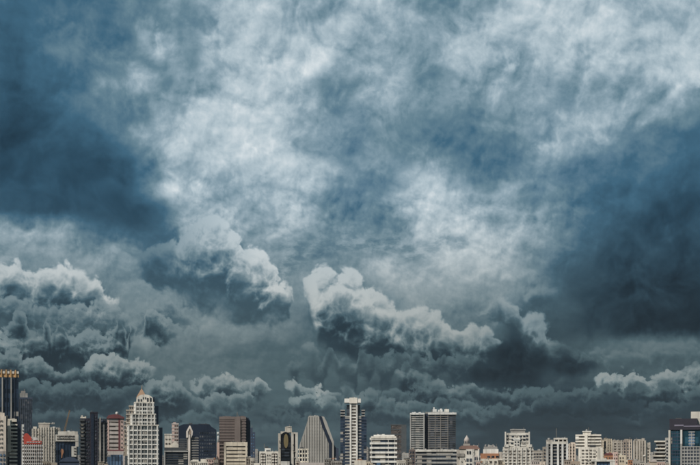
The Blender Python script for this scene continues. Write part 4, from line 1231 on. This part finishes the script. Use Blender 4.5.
# 37-38 huddle of beige towers
b = Building('apartment_tower', 'beige tower with one dark recess behind the terracotta houses', 'tower', 599.6, 612.4, 1250)
b.box('wall', 'beige', 599.8, 604.0, 439.6, None, 0, 20)
b.box('recess', 'g_dark', 603.8, 606.2, 440.8, None, 3, 16)
b.box('wall', 'greige', 606.0, 612.0, 439.0, None, 0.4, 20)
b.bands('cream', 599.8, 603.8, 441.0, 470, 2.8, 0.3, 0, 20, 0.3)
b.piers('cream', [607.0, 609.2, 611.2], 0.8, 438.8, None, 0.4, 20, 0.7, 'rib')
b.panes('g_warm', [608.1, 610.2], [441.4 + 2.8 * i for i in range(9)], 0.9, 1.3, 0.4)
b.box('lintel', 'beige', 603.8, 606.2, 439.4, 441.0, 0.5, 19)
b.fittings(600, 612, 441, 468, 26)
b.clutter(600, 612, 439.2, 4, 4, 10, ('beige', 'greige'), 1.6, 2.5)
b = Building('apartment_tower', 'pinkish beige tower with pale ribs in the middle of the right huddle', 'tower', 612, 622.6, 1300)
b.box('wall', 'tan', 612.2, 622.4, 440.4, None, 0, 22)
b.bands('beige', 612.2, 622.4, 442, 470, 2.7, 0.36, 0, 22, 0.3)
b.piers('beige', [613.2, 617.2, 621.4], 1.2, 440.0, None, 0, 22, 0.8, 'rib')
b.panes('g_warm', [615.2, 619.3], [443.2 + 2.7 * i for i in range(9)], 1.5, 1.2)
b.clutter(613, 621, 440.2, 3, 4, 10, ('beige', 'greige'), 1.2, 3)
b.fittings(612.6, 622, 442, 468, 26)
b = Building('apartment_tower', 'grey beige tower with bright corner ribs left of the fluted tower', 'tower', 622.4, 632.6, 1180)
b.box('wall', 'greige', 622.8, 632.0, 440.2, None, 0, 20)
b.piers('cream', [629.4, 631.4], 0.9, 440.0, None, 0, 20, 0.8, 'rib')
b.piers('beige', [623.4, 626.2], 0.9, 440.0, None, 0, 20, 0.7, 'rib')
b.panes('g_slate', [624.8, 627.8, 630.4], [442.4 + 2.9 * i for i in range(9)], 1.1, 1.4)
b.box('plant_room', 'greige', 624.4, 628.4, 438.8, 440.4, 4, 8)
b.fittings(623, 632, 442, 468, 24)
b.clutter(623, 632, 440.2, 4, 4, 10, ('beige', 'greige'), 1.5, 2)
b = Building('terrace_house', 'terracotta walled houses stepping down in front of the beige huddle', 'house', 603.6, 622, 900)
b.box('wall', 'terra', 604.4, 619.4, 454.6, None, 0, 12)
b.box('wall', 'pink', 613.0, 617.6, 452.0, None, -2, 10)
b.panes('g_warm', [606.6, 609.6, 612], [457, 460.4], 1.3, 1.4)
b.panes('g_warm', [614.4, 616.4], [454, 457.6, 461], 1.0, 1.4, -2)
b.fittings(604.6, 619, 455, 468, 14, -1)
b.clutter(606, 618, 453, 4, 3, 6, ('terra', 'beige', 'lgrey'), 1.4, 2.5)
b.prism('roof', 'maroon', [(603.8, 454.8), (606.2, 453.0), (612, 453.0), (613.6, 454.8)], -0.5, 13)
b = Building('low_rise', 'small cream walk-up with flat roof beside the terracotta houses', 'low building', 618.4, 632, 820)
b.box('wall', 'cream', 618.6, 626.4, 455.0, None, 0, 12)
b.box('wall', 'ivory', 624.4, 631.6, 459.8, None, -2, 12)
b.panes('g_warm', [620.4, 623], [457, 460.4], 1.2, 1.5)
b.panes('g_warm', [626.6, 629.4], [462], 1.2, 1.5, -2)
b.fittings(619, 631, 456, 468, 12, -1)
b.box('roof_unit', 'white', 619.8, 622.0, 453.4, 455.2, 3, 5)

# 39 fluted beige tower
b = Building('apartment_tower', 'fluted beige tower with rounded ribs in the right huddle', 'tower', 632.6, 650.4, 1050)
b.box('wall', 'tan', 633.2, 645.6, 440.8, None, 0.8, 20)
b.piers('beige', [634.2, 637.0, 639.8, 642.4, 645.0], 1.7, 440.4, None, 0.8, 20, 1.2, 'rib')
b.panes('g_warm', [635.6, 638.4, 641.1, 643.7], [443.4 + 3 * i for i in range(8)], 0.9, 1.3, 0.8, 0.2)
b.box('crown_wall', 'beige', 634.4, 644.4, 439.0, 441.0, 1.4, 14)
b.box('roof_unit', 'dgrey', 635.4, 637.4, 439.4, 440.4, 1.0, 1)
b.box('wing', 'beige', 645.6, 650.2, 442.6, None, 2.4, 16)
b.piers('cream', [646.4, 649.6], 0.9, 442.2, None, 2.4, 16, 0.7, 'rib')
b.panes('g_warm', [648.0], [445 + 3 * i for i in range(8)], 1.1, 1.4, 2.4)
b.box('balcony', 'white', 643.2, 645.0, 455.0, 456.2, -1.4, 2)
b.fittings(633.6, 650, 442, 468, 34, 0.3)
b.clutter(634, 645, 439.2, 4, 3, 9, ('beige', 'greige'), 1.2, 2)

# 40 terraced white flats
b = Building('apartment_block', 'stepped terrace flats with slanting cream slabs beside the dark glass tower', 'apartment block', 650.8, 669, 880)
b.box('stair_tower', 'lgrey', 665.0, 668.6, 437.6, None, 1.0, 10)
b.panes('g_slate', [666.8], [440.4 + 3.3 * i for i in range(8)], 1.5, 1.6, 1.0)
rows = [(654.6, 440.6), (656.4, 444.2), (655.2, 447.8), (653.8, 451.4), (652.6, 455.0), (651.6, 458.6), (651.0, 462.2)]
for i, (a, r) in enumerate(rows):
    b.box('storey', 'g_brown', a + 1.4, 665.2, r + 1.0, r + 3.7, 2.5, 14)
    b.box('terrace_slab', 'lgrey' if i % 2 else 'cream', a, 665.2, r, r + 1.4, 0.6 - 0.3 * i, 17)
b.box('base_wall', 'tan', 651.4, 665.2, 465.8, None, 0, 15)
b.fittings(655, 668, 442, 465, 20, 1.4)
b = Building('low_rise', 'low beige house with gabled roof at the foot of the terrace flats', 'low building', 649.8, 658, 640)
b.box('wall', 'beige', 650.2, 657.6, 461.6, None, 0, 8)
b.prism('roof', 'palepink', [(649.6, 461.8), (653.9, 458.6), (658.2, 461.8)], -0.5, 9)

# 41 dark blue glass tower on the right edge
b = Building('office_tower', 'dark teal glass tower with plum parapet and cream roof box at the right edge', 'tower', 668.6, 716, 640)
b.box('glazing', 'g_teal', 671.6, 714, 427.0, None, 1.0, 24)
b.prism('parapet', 'plum', [(670.2, 429.6), (670.2, 418.6), (697.2, 418.4), (697.2, 424.2), (716, 424.2), (716, 429.6)], 0.2, 26, label='plum coloured parapet')
b.box('edge_pier', 'cream', 669.2, 671.2, 430.0, None, -0.2, 22)
b.box('parapet_band', 'lilac', 675.0, 684.0, 424.4, 426.0, -0.2, 1.0)
b.box('parapet_band', 'lilac', 684.0, 716, 425.6, 426.8, -0.2, 1.0)
b.box('column', 'white', 680.8, 682.6, 429.6, 443.5, -0.2, 2.5)
b.box('column', 'lgrey', 680.8, 682.6, 443.5, None, -0.2, 2.5)
b.piers('slateblue', [673.4, 675.8, 678.2], 0.35, 430, None, 1.0, 24, 0.3, 'mullion')
b.bands('slateblue', 671.6, 680.6, 433, 470, 3.4, 0.18, 1.0, 10, 0.2, 'transom')
b.box('roof_box', 'cream', 691.0, 716, 411.2, 418.0, 4, 16, label='cream roof box')
b.box('roof_box', 'cream', 697.2, 716, 418.0, 424.4, 3, 18)
b.box('grid_panel', 'g_slate', 682.8, 716, 446.2, None, 0.2, 10)
b.bands('lgrey', 683.0, 716, 446.2, 470, 3.3, 0.30, 0.2, 10, 0.25, 'grid_bar')
b.piers('lgrey', [684.6 + 2.9 * i for i in range(10)], 0.7, 446.0, None, 0.2, 10, 0.4, 'grid_post')
b.box('window_bay', 'g_blue', 689.0, 694.4, 431.2, 446.2, 0.4, 4)
b.bands('lgrey', 689.0, 694.4, 431.4, 446.2, 3.0, 0.3, 0.4, 4, 0.2, 'bay_slab')
b.box('bay_post', 'lgrey', 691.4, 692.0, 431.2, 446.2, 0.0, 3)
b.box('roof_unit', 'dgrey', 676, 682, 417.0, 418.8, 8, 6)

# low roofs squeezed into the gaps between the towers
LOW = [(42, 57, 461.5, 'beige', 760, 'between the white gridded block and the cream crowned block'), (98, 108, 462, 'greige', 700, 'at the foot of the narrow green slab'),
       (206, 218, 458.5, 'pink', 780, 'between the navy block and the pink edged block'), (246, 255, 457, 'tan', 800, 'right of the cream banded block'), (296, 300, 461, 'cream', 700, 'left of the small white gridded block'),
       (324, 342, 458.5, 'greige', 760, 'between the slanted tower and the ladder column tower'), (366, 373, 461.5, 'cream', 700, 'left of the white banded block'), (404, 412, 458, 'tan', 720, 'left of the narrow purple grey block'),
       (476, 484, 461.5, 'pink', 600, 'between the old pavilion building and the terracotta terrace block'), (498, 505, 460.5, 'beige', 640, 'left of the cream tower'), (531, 545, 460.5, 'palepink', 700, 'right of the cream tower'),
       (564, 580, 460, 'greige', 700, 'below the plain beige slab'), (628, 640, 459.5, 'terra', 700, 'in front of the fluted beige tower'), (640, 652, 462, 'cream', 660, 'left of the gabled beige house'), (657, 669, 461.5, 'pink', 600, 'at the foot of the dark teal glass tower')]
TONE = {'beige': 'beige', 'greige': 'grey beige', 'pink': 'pink', 'tan': 'tan', 'cream': 'cream', 'palepink': 'pale pink grey', 'terra': 'terracotta'}
for i, (a, z, t, tone, dd, w) in enumerate(LOW):
    b = Building('low_rise', 'low %s walk-up with cluttered roof %s' % (TONE[tone], w), 'low building', a, z, dd)
    c = a + (z - a) * b.rng.uniform(0.35, 0.7)
    b.box('wall', tone, a, c, t, None, 0, 12)
    b.box('wing', b.rng.choice(['beige', 'cream', 'tan', 'greige']), c, z, t + b.rng.uniform(0.8, 2.4), None, -1.5, 12)
    b.box('parapet', 'lgrey', a - 0.2, c + 0.1, t - 0.5, t + 0.3, -0.3, 12.6)
    b.panes('g_warm', fr(a, c, max(2, int((c - a) / 2)), 0.3), [t + 1.6 + 3 * k for k in range(4)], 1.0, 1.5)
    b.panes('g_warm', fr(c, z, max(1, int((z - c) / 2)), 0.3), [t + 4.0 + 3 * k for k in range(3)], 1.0, 1.5, -1.5)
    b.clutter(a, z, t + 0.6, 4, 2, 7, ('lgrey', 'white', 'grey', 'terra'), 1.6, 2.4)
    b.fittings(a, z, t + 1, t + 9, 8, -0.6)

# far low blocks closing the horizon between the towers
rng = random.Random(7)
FAR = [(-6, 14, 455), (98, 112, 452), (158, 168, 455), (205, 222, 452), (252, 266, 449), (262, 280, 455), (330, 345, 452), (364, 374, 447),
       (402, 414, 453), (497, 508, 455), (528, 548, 457), (574, 584, 456), (646, 662, 452), (118, 132, 458), (60, 84, 452), (296, 304, 458)]
wording = ['behind the left edge towers', 'between the narrow green slab and the pink block', 'right behind the stepped tower', 'behind the gap left of the pink edged block', 'right of the dim blue stepped block',
           'behind the lozenge screen block', 'between the slanted tower and the ladder column tower', 'between the ladder column tower and the white banded block', 'behind the narrow purple grey block',
           'behind the terracotta terrace block', 'behind the finned tower and its beige neighbour', 'behind the plain beige slab', 'behind the terrace flats', 'at the foot of the stepped tower', 'behind the crane', 'behind the small white gridded block']
for i, ((a, z, t), w) in enumerate(zip(FAR, wording)):
    tone = ['beige', 'greige', 'tan', 'grey'][i % 4]
    b = Building('far_block', 'distant %s block %s' % ({'beige': 'beige', 'greige': 'grey beige', 'tan': 'tan', 'grey': 'grey'}[tone], w), 'building', a, z, 2400 + 60 * i, group='distant blocks on the skyline')
    c = a + (z - a) * rng.uniform(0.4, 0.65)
    b.box('wall', tone, a, c, t, None, 0, 40)
    b.box('wing', ['tan', 'beige', 'grey', 'greige'][i % 4], c, z, t + rng.uniform(1, 4), None, 5, 36)
    b.bands('lgrey', a, c, t + 1.2, 470, 1.9, 0.35, 0, 40, 0.5)
    b.panes('g_slate', fr(c, z, 3, 0.6), [t + 6 + 1.8 * k for k in range(5)], 1.2, 0.9, 5)
    b.box('roof_unit', 'grey', a + 1, a + 3, t - 1.2, t + 0.2, 6, 12)

# ------------------------------------------------------------------ haze over the city
hx, hy0, hy1, hz0, hz1 = 9050, -1550, 5650, -1.0, 240.0
hv = [(-hx, hy0, hz0), (hx, hy0, hz0), (hx, hy1, hz0), (-hx, hy1, hz0), (-hx, hy0, hz1), (hx, hy0, hz1), (hx, hy1, hz1), (-hx, hy1, hz1)]
hf = [(0, 3, 2, 1), (4, 5, 6, 7), (0, 1, 5, 4), (1, 2, 6, 5), (2, 3, 7, 6), (3, 0, 4, 7)]
hm = bpy.data.meshes.new('haze'); hm.from_pydata(hv, [], hf)
hmat = bpy.data.materials.new('haze_air'); hmat.use_nodes = True
ht = hmat.node_tree; ht.nodes.clear()
ho = ht.nodes.new('ShaderNodeOutputMaterial'); hp = ht.nodes.new('ShaderNodeVolumePrincipled')
hp.inputs['Color'].default_value = (0.62, 0.70, 0.74, 1); hp.inputs['Density'].default_value = HAZE
hp.inputs['Anisotropy'].default_value = 0.0
ht.links.new(hp.outputs[0], ho.inputs['Volume'])
hm.materials.append(hmat)
hob = bpy.data.objects.new('haze', hm); hob['kind'] = 'stuff'; col.objects.link(hob)
